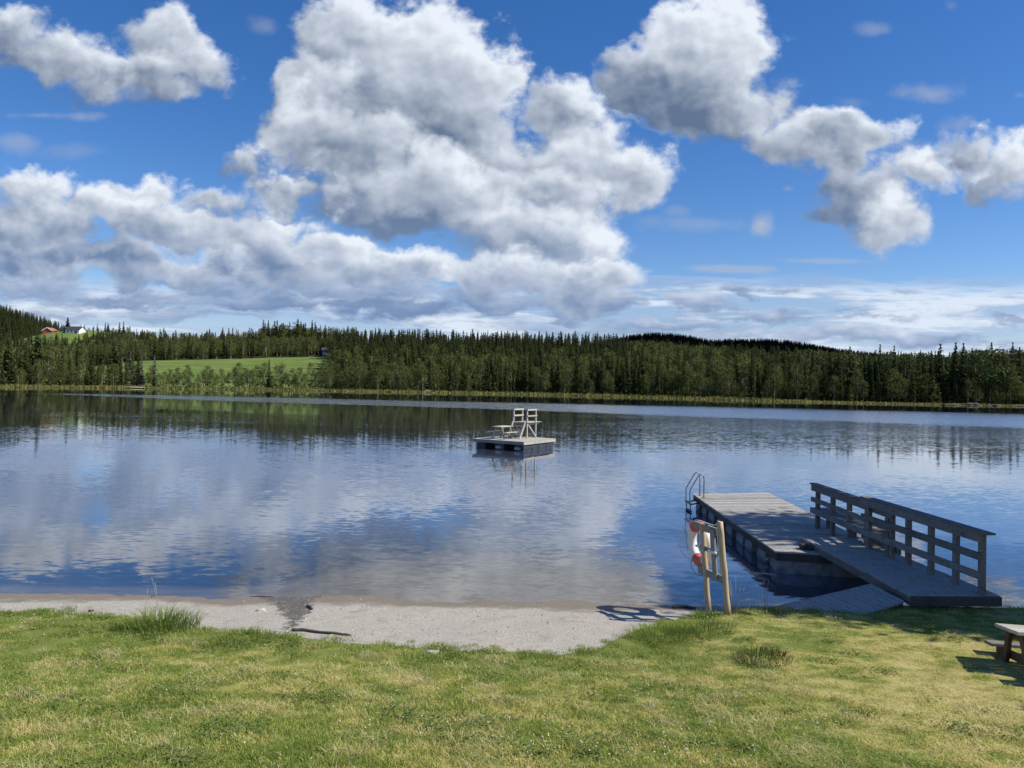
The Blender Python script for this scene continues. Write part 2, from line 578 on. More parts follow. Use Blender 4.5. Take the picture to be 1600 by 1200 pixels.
M['spruce'] = leafy('spruce_needles', (.036, .052, .022), (.090, .110, .042), (.100, .108, .038), 0.15, 0.55)
M['shadedspruce'] = leafy('cloud_shaded_needles', (.0045, .0085, .009), (.010, .016, .015), (.007, .012, .012), 0.05, 0.6)  # spruce copy for the distant hill, cloud shadow put into its colour
M['birch'] = leafy('birch_leaves', (.080, .105, .030), (.175, .195, .062), (.115, .125, .044), 0.30, 0.6)
M['pine'] = leafy('pine_needles', (.050, .074, .030), (.115, .145, .054), (.09, .11, .042), 0.15, 0.5)
M['deadspruce'] = leafy('lichen_twigs', (.10, .105, .085), (.20, .20, .165), (.15, .15, .12), 0.1, 0.5)
M['bark'] = plain('spruce_bark', (.055, .042, .032), (.11, .09, .07), 3.0, 0.95)
M['birchbark'] = plain('birch_bark', (.20, .19, .17), (.52, .50, .46), 2.2, 0.9, 0.2, 0, 0.2, 0.01, 0.42, 0.55)
M['pinebark'] = plain('pine_bark', (.17, .10, .06), (.26, .16, .10), 3.0, 0.95)

# lawn: bleached straw, yellow green and deep green in drifts
def lawn_colour(t, pos, fine):
    n1 = t.noise(pos, 0.55, 4, 0.6)
    n2 = t.noise(t.vmath('MULTIPLY', pos, (1, 1.6, 1)), 2.6, 4, 0.62)
    px, py, pz = t.sep(pos)
    lush = t.smooth(py, 8.2, 11.0)                     # greener towards the beach
    rt = t.smooth(px, 1.8, 4.2)                        # mown and sun-bleached to the right
    f = t.math('ADD', t.math('MULTIPLY', n1, 0.5), t.math('MULTIPLY', n2, 0.6))
    f = t.math('ADD', f, t.math('MULTIPLY', lush, 0.10))
    f = t.math('ADD', f, t.math('MULTIPLY_ADD', rt, -0.125, 0.018))
    f = t.math('ADD', f, t.math('MULTIPLY', t.math('SUBTRACT', fine, 0.5), 0.16))
    col = t.mix(t.smooth(f, 0.40, 0.52), (.64, .555, .235, 1), (.48, .455, .125, 1))
    col = t.mix(t.smooth(f, 0.49, 0.60), col, (.20, .275, .050, 1))
    return col


m, t, out = newmat('lawn_soil')
pos = t.new('ShaderNodeNewGeometry').outputs['Position']
fn = t.noise(pos, 45.0, 3, 0.7)
col = t.mix(0.45, lawn_colour(t, pos, fn), (.10, .085, .04, 1))
principled(t, out, col, 0.95, 0.1, 0, bump(t, t.noise(pos, 60, 4, 0.7), 0.6, 0.02))
M['lawn'] = m

m, t, out = newmat('grass_blades')
pos = t.new('ShaderNodeNewGeometry').outputs['Position']
v = attr(t)
oi = t.new('ShaderNodeObjectInfo').outputs['Random']
col = lawn_colour(t, pos, oi)
col = t.mix(t.smooth(v, 0.86, 0.95), col, (.62, .54, .30, 1))
col = t.mix(t.smooth(v, 0.30, 0.0, 0.0, 0.55), col, (.10, .15, .03, 1))
d = t.new('ShaderNodeBsdfDiffuse'); t.put(d.inputs['Color'], col)
tr = t.new('ShaderNodeBsdfTranslucent'); t.put(tr.inputs['Color'], col)
mx = t.new('ShaderNodeMixShader'); mx.inputs[0].default_value = 0.3
t.l.new(d.outputs[0], mx.inputs[1]); t.l.new(tr.outputs[0], mx.inputs[2]); t.l.new(mx.outputs[0], out.inputs['Surface'])
M['grass'] = m
M['tuft'] = leafy('lush_grass', (.085, .155, .030), (.24, .29, .07), (.19, .22, .055), 0.3, 0.5)
M['tuftdark'] = leafy('dark_clover_grass', (.040, .070, .020), (.095, .120, .038), (.060, .085, .028), 0.25, 0.5)
M['weed'] = leafy('clover_leaves', (.085, .135, .035), (.17, .22, .06), (.12, .16, .045), 0.25, 0.5)
M['straw'] = leafy('dry_stalks', (.40, .36, .22), (.55, .50, .34), (.45, .40, .25), 0.2, 0.4)
M['drygrass'] = leafy('bleached_grass', (.42, .38, .16), (.66, .58, .34), (.40, .40, .14), 0.3, 0.6)
M['reed'] = leafy('reed_stalks', (.035, .050, .018), (.085, .095, .035), (.06, .07, .025), 0.2, 0.4)
M['sedge'] = leafy('shore_sedge', (.19, .19, .055), (.31, .285, .10), (.24, .225, .07), 0.25, 0.5)
M['clover'] = plain('clover_white', (.66, .62, .54), (.80, .77, .70), 90.0, 0.8)
M['shade'] = leafy('shore_tree_leaves', (.05, .075, .02), (.10, .13, .035), (.08, .10, .03), 0.25, 0.4)

# beach: pale gravelly sand, darker and browner where wet, peat-dark mud under deep water
m, t, out = newmat('beach_sand')
pos = t.new('ShaderNodeNewGeometry').outputs['Position']
px, py, pz = t.sep(pos)
n1 = t.noise(pos, 1.3, 4, 0.6)
n2 = t.noise(pos, 38.0, 4, 0.75)
n3 = t.noise(pos, 110.0, 2, 0.6)
gr = t.math('ADD', t.math('MULTIPLY', n2, 0.55), t.math('MULTIPLY', n3, 0.45))
dry = t.mix(t.smooth(gr, 0.34, 0.66), (.20, .182, .15, 1), (.53, .495, .42, 1))
wet = t.mix(t.smooth(gr, 0.3, 0.7), (.13, .105, .075, 1), (.28, .235, .175, 1))
zz = t.math('ADD', pz, t.math('MULTIPLY', t.math('SUBTRACT', n1, 0.5), 0.10))
wm = t.smooth(t.math('ADD', attr(t, 'damp'), t.math('MULTIPLY', t.math('SUBTRACT', t.noise(pos, 9.0, 4, 0.65), 0.5), 1.1)), 0.42, 0.62)
dark = t.mix(t.smooth(gr, 0.36, 0.66), (.06, .053, .044, 1), (.16, .145, .12, 1))
dark = t.mix(t.smooth(t.noise(pos, 26.0, 2, 0.6), 0.62, 0.66), dark, (.45, .42, .36, 1))
col = t.mix(wm, t.mix(t.smooth(zz, 0.035, 0.085), wet, t.mix(t.math('MULTIPLY', t.smooth(t.noise(pos, 3.2, 5, 0.7), 0.52, 0.68), 0.55), dry, (.23, .20, .155, 1))), dark)
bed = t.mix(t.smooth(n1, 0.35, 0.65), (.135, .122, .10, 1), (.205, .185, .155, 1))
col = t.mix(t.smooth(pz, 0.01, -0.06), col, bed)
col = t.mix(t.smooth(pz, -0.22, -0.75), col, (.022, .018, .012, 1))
rg = t.smooth(zz, 0.02, 0.09, 0.55, 0.95)
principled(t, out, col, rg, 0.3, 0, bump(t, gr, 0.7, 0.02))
M['sand'] = m
m, t, out = newmat('wet_sand')
pos = t.new('ShaderNodeNewGeometry').outputs['Position']
gr = t.noise(pos, 40.0, 4, 0.75)
col = t.mix(t.smooth(gr, 0.36, 0.66), (.075, .068, .058, 1), (.19, .175, .15, 1))
col = t.mix(t.smooth(t.noise(pos, 18.0, 3, 0.6), 0.60, 0.66), col, (.50, .48, .43, 1))
principled(t, out, col, 0.5, 0.4, 0, bump(t, gr, 0.6, 0.015))
M['wetsand'] = m

m, t, out = newmat('forest_floor')
pos = t.new('ShaderNodeNewGeometry').outputs['Position']
n = t.noise(pos, 0.35, 5, 0.65)
col = t.mix(t.smooth(n, 0.35, 0.65), (.035, .045, .016, 1), (.10, .11, .036, 1))
principled(t, out, col, 0.95, 0.1)
M['forestfloor'] = m
m, t, out = newmat('meadow_grass')
pos = t.new('ShaderNodeNewGeometry').outputs['Position']
n = t.noise(t.vmath('MULTIPLY', pos, (0.35, 1, 1)), 0.22, 5, 0.65)
nf = t.noise(pos, 1.4, 3, 0.7)
f = t.math('ADD', t.math('MULTIPLY', n, 0.7), t.math('MULTIPLY', nf, 0.3))
col = t.mix(t.smooth(f, 0.38, 0.62), (.085, .145, .028, 1), (.165, .205, .062, 1))
principled(t, out, col, 0.95, 0.1)
M['meadow'] = m

# lake: mirror with small wind ripples, stronger in the ruffled lane, clear peaty water beneath
m, t, out = newmat('lake_water')
pos = t.new('ShaderNodeNewGeometry').outputs['Position']
px, py, pz = t.sep(pos)
big = t.noise(t.vmath('MULTIPLY', pos, (0.35, 1.0, 1.0)), 0.055, 3, 0.55)
wa = t.noise(t.vmath('MULTIPLY', pos, (0.42, 1.0, 1.0)), 7.5, 3, 0.6, out=1)
wb = t.noise(t.vmath('MULTIPLY', pos, (0.4, 1.0, 1.0)), 1.5, 2, 0.5, out=1)
sa = t.vmath('SUBTRACT', wa, (0.5, 0.5, 0.5))
sb = t.vmath('SUBTRACT', wb, (0.5, 0.5, 0.5))
# lane of wind crossing the lake
q = t.math('ADD', py, t.math('MULTIPLY', px, 0.27))
q = t.math('ADD', q, t.math('MULTIPLY', t.math('SUBTRACT', big, 0.5), 14.0))
wid = t.smooth(px, -80.0, 60.0, 6.0, 26.0, 'LINEAR')
lane = t.smooth(t.math('DIVIDE', t.math('ABSOLUTE', t.math('SUBTRACT', q, 116.0)), wid), 0.75, 1.15, 1.0, 0.0)
lane = t.math('MULTIPLY', lane, t.smooth(px, -92.0, -70.0))
calm = t.smooth(big, 0.38, 0.62, 0.45, 1.25)
far = t.smooth(q, 135.0, 160.0, 1.0, 0.22)
left = t.math('MULTIPLY', t.smooth(q, 55.0, 75.0), t.smooth(px, -20.0, 18.0, 1.0, 0.0))
amp = t.math('MULTIPLY', t.math('MULTIPLY', calm, far), t.math('MULTIPLY_ADD', left, -0.6, 1.0))
ruff = t.math('MULTIPLY', t.math('MULTIPLY', t.smooth(q, 48.0, 72.0), t.smooth(q, 145.0, 120.0)), t.smooth(px, -6.0, 22.0))
amp = t.math('MULTIPLY', amp, t.math('MULTIPLY_ADD', ruff, 2.2, 1.0))
amp = t.math('ADD', t.math('MULTIPLY', amp, 0.085), t.math('MULTIPLY', lane, 0.9))
slope = t.vmath('ADD', t.vmath('MULTIPLY', sa, (0.5, 1.0, 0)), t.vmath('MULTIPLY', sb, (0.12, 0.24, 0)))
slope = t.vmath('SCALE', slope, scale=amp)
nrm = t.vmath('NORMALIZE', t.vmath('ADD', slope, (0, 0, 1)))
inc = t.new('ShaderNodeNewGeometry').outputs['Incoming']
cs = t.math('MINIMUM', t.math('ABSOLUTE', t.vmath('DOT_PRODUCT', inc, nrm)), 1.0)
fres = t.math('MULTIPLY_ADD', t.math('POWER', t.math('SUBTRACT', 1.0, cs), 4.1), 0.95, 0.05)
gl = t.new('ShaderNodeBsdfGlossy'); t.put(gl.inputs['Roughness'], t.math('MULTIPLY_ADD', lane, 0.10, t.math('MULTIPLY_ADD', ruff, 0.11, t.smooth(py, 18.0, 70.0, 0.045, 0.008))))
gl.inputs['Color'].default_value = (.97, .98, 1, 1)
t.l.new(nrm, gl.inputs['Normal'])
tp = t.new('ShaderNodeBsdfTransparent'); tp.inputs['Color'].default_value = (.80, .76, .66, 1)
mx = t.new('ShaderNodeMixShader')
t.put(mx.inputs[0], fres); t.l.new(tp.outputs[0], mx.inputs[1]); t.l.new(gl.outputs[0], mx.inputs[2])
body = t.new('ShaderNodeBsdfDiffuse'); body.inputs['Color'].default_value = (.080, .110, .170, 1)
deep = t.smooth(t.math('ADD', py, t.smooth(px, 1.5, 4.0, 0.0, 4.0)), 14.5, 21.0, 0.0, 0.75)
deep = t.math('MULTIPLY', deep, t.smooth(py, 24.0, 60.0, 1.0, 0.2))
mb_ = t.new('ShaderNodeMixShader')
t.put(mb_.inputs[0], deep); t.l.new(tp.outputs[0], mb_.inputs[1]); t.l.new(body.outputs[0], mb_.inputs[2])
t.l.new(mb_.outputs[0], mx.inputs[1])
t.l.new(mx.outputs[0], out.inputs['Surface'])
M['water'] = m
# ------------------------------------------------------------------ near bank, lake
WATERLINE = [(-70, 13.2), (9.3, 13.2), (10.2, 13.6), (12, 15.8), (14, 18.8), (17, 22.5), (25, 31), (60, 60)]


def yw(x):
    return interp(x, WATERLINE) + 0.10 * mnoise.noise(Vector((x * 0.5, 3.1, 0)))


def z_sand(x, y):
    d = yw(x) - y
    if d > 3:
        return 0.30 + 0.03 * (d - 3)
    if d > 0:
        return 0.1 * d
    k = 1 + 3.2 * sstep(2.3, 4.2, x) + 3.0 * sstep(-1.5, -6.5, x)               # deeper by the pier
    if d > -5:
        return 0.055 * d * k
    return max(-2.6, -0.275 * k + 0.20 * (d + 5))


def z_sand_b(x, y):
    return z_sand(x, y) + 0.018 * mnoise.noise(Vector((x * 0.9, y * 0.9, 1.7))) + 0.011 * mnoise.noise(Vector((x * 4.3, y * 4.3, 9.7))) + 0.006 * mnoise.noise(Vector((x * 11, y * 11, 3.7)))


EDGE_PX = [(-60, 951), (0, 952), (100, 955), (190, 962), (230, 968), (290, 977), (340, 986), (430, 992), (530, 1000), (600, 1005), (720, 1015),
           (850, 1018), (920, 1016), (965, 998), (1000, 980), (1060, 966), (1095, 956), (1140, 953), (1200, 950), (1300, 946), (1440, 938), (1600, 946)]


def zoff(x):
    return 0.05 + 0.13 * sstep(1.8, 3.4, x)


_edge = []
for px, py in EDGE_PX:
    z = 0.3
    for _ in range(12):
        p = atz(px, py, z)
        z = 0.5 * z + 0.5 * (z_sand(p.x, p.y) + zoff(p.x))
    _edge.append((p.x, min(p.y, 12.55)))
_edge.sort()
_edge += [(9.6, 12.3), (10.4, 12.8), (12, 15.0), (14, 18.0), (17, 21.7), (25, 30), (60, 59)]


def yedge(x):
    return interp(x, _edge) + 0.085 * mnoise.noise(Vector((x * 2.2, 0.3, 0))) + 0.055 * mnoise.noise(Vector((x * 7.0, 5.3, 0)))


def z_lawn(x, y):
    a = 2.2 - 0.2 * y
    b = z_sand(x, y) + zoff(x)
    k = 0.12
    h = max(0.0, k - abs(a - b)) / k
    z = max(a, b) + h * h * k * 0.25
    return z + 0.022 * mnoise.noise(Vector((x * 0.8, y * 0.8, 4.0))) + 0.010 * mnoise.noise(Vector((x * 3, y * 3, 2.0)))


def on_lawn(px, py):
    d = ray(px, py)
    y = 2.0
    while y < 40:
        p = EYE + d * y
        if p.z <= z_lawn(p.x, p.y):
            return p
        y += 0.02
    return p


def on_sand(px, py):
    d = ray(px, py)
    y = 8.0
    while y < 40:
        p = EYE + d * y
        if p.z <= z_sand_b(p.x, p.y):
            return p
        y += 0.01
    return p


def grid(name, xs, rows, fn, matl, kind, smooth=True):
    """rows x columns sheet; fn(x, r) -> point"""
    v = [tuple(fn(x, r)) for r in rows for x in xs]
    n = len(xs)
    f = [(j * n + i, j * n + i + 1, (j + 1) * n + i + 1, (j + 1) * n + i) for j in range(len(rows) - 1) for i in range(n - 1)]
    me = bpy.data.meshes.new(name)
    me.from_pydata(v, [], f)
    me.materials.append(matl)
    me.polygons.foreach_set('use_smooth', [smooth] * len(f))
    me.update()
    o = bpy.data.objects.new(name, me)
    COL.objects.link(o)
    o['kind'] = kind
    return o


def frange(a, b, n):
    return [a + (b - a) * i / (n - 1) for i in range(n)]


xs = [-400, -200, -100, -60, -40, -26, -20, -16] + frange(-13, 13, 330) + [14, 16, 18, 21, 25, 32, 42, 60, 100, 200, 400]
ys = [-200, -80, -30, -10, 0, 4, 7] + frange(8.5, 15, 110) + [16, 17, 18, 20, 22, 25, 28, 32, 40, 60, 100, 160, 240, 320]
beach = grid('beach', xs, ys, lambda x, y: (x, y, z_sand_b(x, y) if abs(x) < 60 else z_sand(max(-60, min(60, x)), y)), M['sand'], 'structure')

lx = [-300, -120, -60, -40, -26, -20, -16] + frange(-13, 10.6, 400) + [11, 11.5, 12, 13, 14, 15, 16, 17, 19, 22, 25, 32, 42, 60, 120, 300]
ls = [-0.03, 0.0, 0.03, 0.07, 0.12, 0.2, 0.3, 0.45] + frange(0.6, 9.0, 60) + [10, 12, 16, 22, 40, 90, 220]


def lawn_pt(x, s):
    xc = max(-60, min(60, x))
    y = yedge(xc) - s
    if s < 0:
        return (x, y, z_sand(xc, y) - 0.06)
    z = z_lawn(xc, y) if y > -8 else 3.8 + 0.02 * (-8 - y)
    # the turf edge rounds down onto the sand
    return (x, y, z - (0.035 if s == 0 else 0.012 if s < 0.05 else 0.0))


lawn = grid('lawn', lx, ls, lawn_pt, M['lawn'], 'structure')

me = bpy.data.meshes.new('lake_water')
me.from_pydata([(-900, -30, 0), (900, -30, 0), (900, 420, 0), (-900, 420, 0)], [], [(0, 1, 2, 3)])
me.materials.append(M['water'])
lake = bpy.data.objects.new('lake_water', me)
COL.objects.link(lake)
lake['kind'] = 'structure'

# wet runnel where a ditch drains over the sand: a dampness number on the beach sheet
WETP = ([(398, 931), (440, 932), (506, 932), (486, 938), (489, 950), (478, 962), (464, 976), (448, 988), (444, 984), (452, 970), (438, 956), (424, 941)],)

def seg_d(p, a, b):
    ab = b - a
    t = max(0.0, min(1.0, (p - a).dot(ab) / max(1e-9, ab.dot(ab))))
    return (p - (a + ab * t)).length


_w = [on_sand(x, y).xy for x, y in WETP[0]]


def damp(x, y):
    p = Vector((x, y))
    if not (-5.5 < x < -2 and 10 < y < 14):
        return 0.0
    d = min(seg_d(p, _w[i], _w[(i + 1) % len(_w)]) for i in range(len(_w)))
    c = False
    for i in range(len(_w)):
        q, r = _w[i], _w[(i + 1) % len(_w)]
        if (q.y > y) != (r.y > y) and x < (r.x - q.x) * (y - q.y) / (r.y - q.y) + q.x:
            c = not c
    return 0.52 + min(d, .4) * 1.6 if c else max(0.0, 0.52 - d * 2.2)


at_ = beach.data.attributes.new('damp', 'FLOAT', 'POINT')
at_.data.foreach_set('value', [damp(v.co.x, v.co.y) for v in beach.data.vertices])

# ------------------------------------------------------------------ grass
HID = bpy.data.collections.new('prototypes')      # never linked to the scene: sources for the stuff objects


def blade(mb, x, y, ln, w, lean, az, var, z0=0.0, seg=2):
    dx, dy = math.cos(az), math.sin(az)
    sx, sy = -dy * w / 2, dx * w / 2
    pts = []
    for i in range(seg + 1):
        t = i / seg
        out = lean * ln * t * t
        h = ln * t * (1 - 0.35 * lean * t)
        pts.append((x + dx * out, y + dy * out, z0 + h, 1 - t))
    for i in range(seg):
        a, b = pts[i], pts[i + 1]
        wa, wb = max(a[3], 0.0) ** 0.6, max(b[3], 0.0) ** 0.6
        if i == seg - 1:
            mb.tri((a[0] - sx * wa, a[1] - sy * wa, a[2]), (a[0] + sx * wa, a[1] + sy * wa, a[2]), (b[0], b[1], b[2]), var)
        else:
            mb.quad((a[0] - sx * wa, a[1] - sy * wa, a[2]), (a[0] + sx * wa, a[1] + sy * wa, a[2]),
                    (b[0] + sx * wb, b[1] + sy * wb, b[2]), (b[0] - sx * wb, b[1] - sy * wb, b[2]), var)


def proto(name, mb, mats):
    o = bpy.data.objects.new(name, mb.mesh(name, mats))
    HID.objects.link(o)
    return o


def scatter(name, sources, pts, label=None, extra=None):
    """a stuff object: points with rotation, scale and which-source attributes, geometry nodes set one source on each"""
    c = bpy.data.collections.new(name + '_sources')
    for i, o in enumerate(sources):
        c.objects.link(o)
    order = sorted(range(len(sources)), key=lambda i: sources[i].name)
    rank = {i: k for k, i in enumerate(order)}
    me = bpy.data.meshes.new(name)
    me.from_pydata([p[0] for p in pts], [], [])
    a = me.attributes.new('turn', 'FLOAT_VECTOR', 'POINT'); a.data.foreach_set('vector', [q for p in pts for q in p[1]])
    a = me.attributes.new('size', 'FLOAT_VECTOR', 'POINT'); a.data.foreach_set('vector', [q for p in pts for q in p[2]])
    a = me.attributes.new('which', 'INT', 'POINT'); a.data.foreach_set('value', [rank[p[3]] for p in pts])
    o = bpy.data.objects.new(name, me)
    COL.objects.link(o)
    g = bpy.data.node_groups.new(name, 'GeometryNodeTree')
    g.interface.new_socket('Geometry', in_out='INPUT', socket_type='NodeSocketGeometry')
    g.interface.new_socket('Geometry', in_out='OUTPUT', socket_type='NodeSocketGeometry')
    gi = g.nodes.new('NodeGroupInput'); go = g.nodes.new('NodeGroupOutput')
    ip = g.nodes.new('GeometryNodeInstanceOnPoints')
    ci = g.nodes.new('GeometryNodeCollectionInfo')
    ci.inputs['Collection'].default_value = c
    ci.inputs['Separate Children'].default_value = True
    ci.inputs['Reset Children'].default_value = True

    def na(nm, ty):
        n = g.nodes.new('GeometryNodeInputNamedAttribute'); n.data_type = ty
        n.inputs['Name'].default_value = nm
        return n.outputs['Attribute']
    g.links.new(gi.outputs[0], ip.inputs['Points'])
    g.links.new(ci.outputs[0], ip.inputs['Instance'])
    ip.inputs['Pick Instance'].default_value = True
    g.links.new(na('which', 'INT'), ip.inputs['Instance Index'])
    g.links.new(na('turn', 'FLOAT_VECTOR'), ip.inputs['Rotation'])
    g.links.new(na('size', 'FLOAT_VECTOR'), ip.inputs['Scale'])
    g.links.new(ip.outputs[0], go.inputs[0])
    md = o.modifiers.new('scatter', 'NODES')
    md.node_group = g
    o['kind'] = 'stuff'
    if label:
        o['label'] = label
    return o


gp = []
for k in range(6):
    mb = MB()
    for i in range(120):
        a = rnd.uniform(0, 6.283); r = 0.125 * math.sqrt(rnd.random())
        ln = rnd.uniform(0.020, 0.052) * (1.25 if k == 5 else 1)
        blade(mb, r * math.cos(a), r * math.sin(a), ln, rnd.uniform(0.0035, 0.0065), rnd.uniform(0.2, 1.3), rnd.uniform(0, 6.283), rnd.random(), -0.006)
    gp.append(proto('lawn_clump_%d' % k, mb, M['grass']))
for k in range(3):                                   # longer bleached tangles
    mb = MB()
    for i in range(70):
        a = rnd.uniform(0, 6.283); r = 0.13 * math.sqrt(rnd.random())
        blade(mb, r * math.cos(a), r * math.sin(a), rnd.uniform(0.05, 0.12), rnd.uniform(0.004, 0.007), rnd.uniform(0.9, 1.7), rnd.uniform(0, 6.283), rnd.random(), -0.004, 3)
    gp.append(proto('lawn_straw_%d' % k, mb, M['drygrass']))
for k in range(2):                                   # flat rosettes of clover and plantain leaves
    mb = MB()
    for i in range(46):
        a = rnd.uniform(0, 6.283); r = 0.14 * math.sqrt(rnd.random())
        c = Vector((r * math.cos(a), r * math.sin(a), rnd.uniform(.012, .045)))
        u = Vector((math.cos(a * 3), math.sin(a * 3), rnd.uniform(-.4, .5))) * rnd.uniform(.010, .020)
        w = Vector((-math.sin(a * 3), math.cos(a * 3), rnd.uniform(-.4, .4))) * rnd.uniform(.007, .014)
        mb.quad(c - u, c - w, c + u, c + w, rnd.random())
    gp.append(proto('lawn_weeds_%d' % k, mb, M['weed']))
pts = []
gr2 = random.Random(11)
while len(pts) < 8200:
    y = gr2.uniform(3.9, 12.6)
    x = gr2.uniform(-0.72 * y - 0.8, 0.72 * y + 0.8)
    if y > yedge(x) - 0.02:
        if y < yedge(x) + .35 and x < 2.6 and gr2.random() < .16:      # runners creeping out over the sand
            k_ = gr2.uniform(.5, 1.0)
            pts.append(((x, y, z_sand_b(x, y) + .004), (0, 0, gr2.uniform(0, 6.28)), (k_ * .6, k_ * .6, k_), gr2.randrange(6)))
        continue
    if gr2.random() > (7.0 / max(y, 4.5)) * 0.85:
        continue
    mown = sstep(1.6, 3.6, x + 0.4 * math.sin(y * 1.3)) * sstep(12.0, 10.6, y)
    tall = mnoise.noise(Vector((x * 0.9, y * 0.9, 7.7)))
    s = gr2.uniform(0.6, 1.0) * lerp(1.0, 0.5, mown) * (1 + 0.55 * max(0, tall)) * (1.0 + 0.5 * sstep(0.7, 0.1, yedge(x) - y))
    sl = math.atan((z_lawn(x, y + .2) - z_lawn(x, y - .2)) / .4)
    pts.append(((x, y, z_lawn(x, y)), (sl, 0, gr2.uniform(0, 6.28)), (gr2.uniform(.9, 1.2), gr2.uniform(.9, 1.2), s), gr2.randrange(6)))
    dryn = mnoise.noise(Vector((x * 1.5, y * 1.9, 31.0))) + .5 * mnoise.noise(Vector((x * 4, y * 4, 3.0)))
    wd = mnoise.noise(Vector((x * 1.1, y * 1.3, 77.0))) + .5 * sstep(1.2, .3, yedge(x) - y) * sstep(-2.0, -4.0, x)
    if wd > .22 and gr2.random() < .28 * (1 - .75 * mown):
        pts.append(((x + gr2.uniform(-.1, .1), y + gr2.uniform(-.1, .1), z_lawn(x, y)), (sl, 0, gr2.uniform(0, 6.28)), (1, 1, gr2.uniform(.7, 1.3)), 9 + gr2.randrange(2)))
    if dryn > 0.18 and gr2.random() < .22 * (1 - .8 * mown):
        pts.append(((x + gr2.uniform(-.08, .08), y + gr2.uniform(-.08, .08), z_lawn(x, y)), (sl, 0, gr2.uniform(0, 6.28)), (1, 1, gr2.uniform(.6, 1.1)), 6 + gr2.randrange(3)))
scatter('grass', gp, pts, 'short grass of the lawn, green and straw coloured')

# white clover heads in drifts
cl = MB()
def head(mb, p, r, var):
    n = len(mb.v)
    k = 6
    mb.v.append((p.x, p.y, p.z + r * .9))
    for j in range(k):
        a = 6.283 * j / k
        mb.v.append((p.x + r * math.cos(a), p.y + r * math.sin(a), p.z + r * 0.15))
    mb.v.append((p.x, p.y, p.z - r * .7))
    for j in range(k):
        j2 = (j + 1) % k
        mb.face((n, n + 1 + j, n + 1 + j2), var, 0, True)
        mb.face((n + 1 + k, n + 1 + j2, n + 1 + j), var, 0, True)
drifts = [(835, 1165, 60, 26, 30), (1100, 1130, 120, 55, 55), (1000, 1080, 90, 40, 34), (700, 1110, 130, 60, 30), (560, 1080, 90, 40, 14), (1110, 970, 40, 12, 26), (1296, 968, 22, 6, 14),
          (1250, 1120, 90, 40, 22), (900, 1050, 150, 20, 18), (200, 1080, 150, 70, 16), (90, 975, 80, 18, 26), (1190, 965, 40, 12, 16), (1010, 1175, 120, 22, 40), (460, 1150, 200, 40, 14), (1420, 985, 60, 14, 6)]
for cx, cy, sx, sy, n in drifts:
    for i in range(n):
        p = on_lawn(cx + gr2.gauss(0, sx * .6), min(1215, cy + gr2.gauss(0, sy * .6)))
        if p.y > yedge(p.x):
            continue
        p.z += gr2.uniform(0.035, 0.07)
        head(cl, p, gr2.uniform(0.005, 0.009), gr2.random())
o = cl.build('clover_flowers', M['clover']); o['kind'] = 'stuff'; o['label'] = 'small white clover heads scattered over the lawn'


def tuft(px, py, rad, n, hmin, hmax, matl, label, wid=0.006, name='grass_tuft', cat='grass tuft', stalks=0, group=None, pos=None, sub=0.02, flat=1.0):
    p = pos if pos is not None else on_lawn(px, py)
    mb = MB()
    for i in range(n):
        a = rnd.uniform(0, 6.283); r = rad * math.sqrt(rnd.random())
        x, y = r * math.cos(a), r * math.sin(a) * flat
        zz = z_lawn(p.x + x, p.y + y) - z_lawn(p.x, p.y) if pos is None else 0
        az = math.atan2(y, x) + rnd.uniform(-1.2, 1.2)
        h = rnd.uniform(hmin, hmax) * (1 - 0.45 * (r / rad))
        blade(mb, x, y, h, wid * rnd.uniform(.7, 1.3), rnd.uniform(0.2, 1.1), az, rnd.random(), zz - sub, 3)
    o = mb.build(name, matl)
    o.location = p
    tag(o, label, cat, group)
    if stalks:
        sb = MB()
        for i in range(stalks):
            a = rnd.uniform(0, 6.283); r = rad * 0.5 * rnd.random()
            b0 = Vector((r * math.cos(a), r * math.sin(a), 0))
            ln = rnd.uniform(1.1, 1.7) * hmax
            tip = b0 + Vector((rnd.uniform(-.25, .25) * ln, rnd.uniform(-.2, .2) * ln, ln))
            md = b0.lerp(tip, .55) + Vector((0, 0, .06 * ln))
            sb.tube([b0, md, tip], [0.0026, 0.0022, 0.0012], 4)
            for q in range(7):
                t_ = 0.82 + 0.18 * q / 7
                c = md.lerp(tip, (t_ - .55) / .45)
                blade(sb, c.x, c.y, 0.03, 0.006, 0.8, rnd.uniform(0, 6.28), rnd.random(), c.z, 2)
        so_ = sb.build('seed_stalk', M['straw'], o)
        so_.location = (0, 0, 0)
        so_.matrix_parent_inverse = Matrix()
    return o


tuft(252, 980, 0.50, 640, 0.26, 0.50, M['tuft'], 'big arching green grass tuft with pale seed stalks at the beach edge', 0.010, stalks=3)
tuft(372, 1000, 0.48, 760, 0.09, 0.22, M['tuft'], 'low lush grass tuft beside the wet runnel and driftwood on the beach', 0.007)
tuft(200, 985, 0.36, 320, 0.06, 0.15, M['tuft'], 'low bright tuft just below the big arching tuft, towards the lawn', 0.008)
tuft(682, 1016, 0.30, 380, 0.06, 0.15, M['tuft'], 'small round tuft at the middle of the lawn edge above the sand', 0.006)
tuft(1035, 995, 0.50, 900, 0.13, 0.30, M['tuft'], 'lush grass tuft by the shadow of the lifebuoy on the sand', 0.007)
tuft(1100, 985, 0.45, 700, 0.12, 0.27, M['tuft'], 'grass tuft before the feet of the lifebuoy stand', 0.007)
tuft(1103, 964, 0.20, 220, 0.08, 0.22, M['tuft'], 'leafy tuft round the foot of the left lifebuoy post', 0.012)
tuft(1150, 957, 0.16, 60, 0.12, 0.34, M['straw'], 'thin dry weeds beside the right lifebuoy post', 0.005, 'dry_weeds', 'weeds', stalks=8)
tuft(1192, 1030, 0.34, 560, 0.10, 0.24, M['tuftdark'], 'dark green tuft alone on the mown lawn below the pier', 0.008)
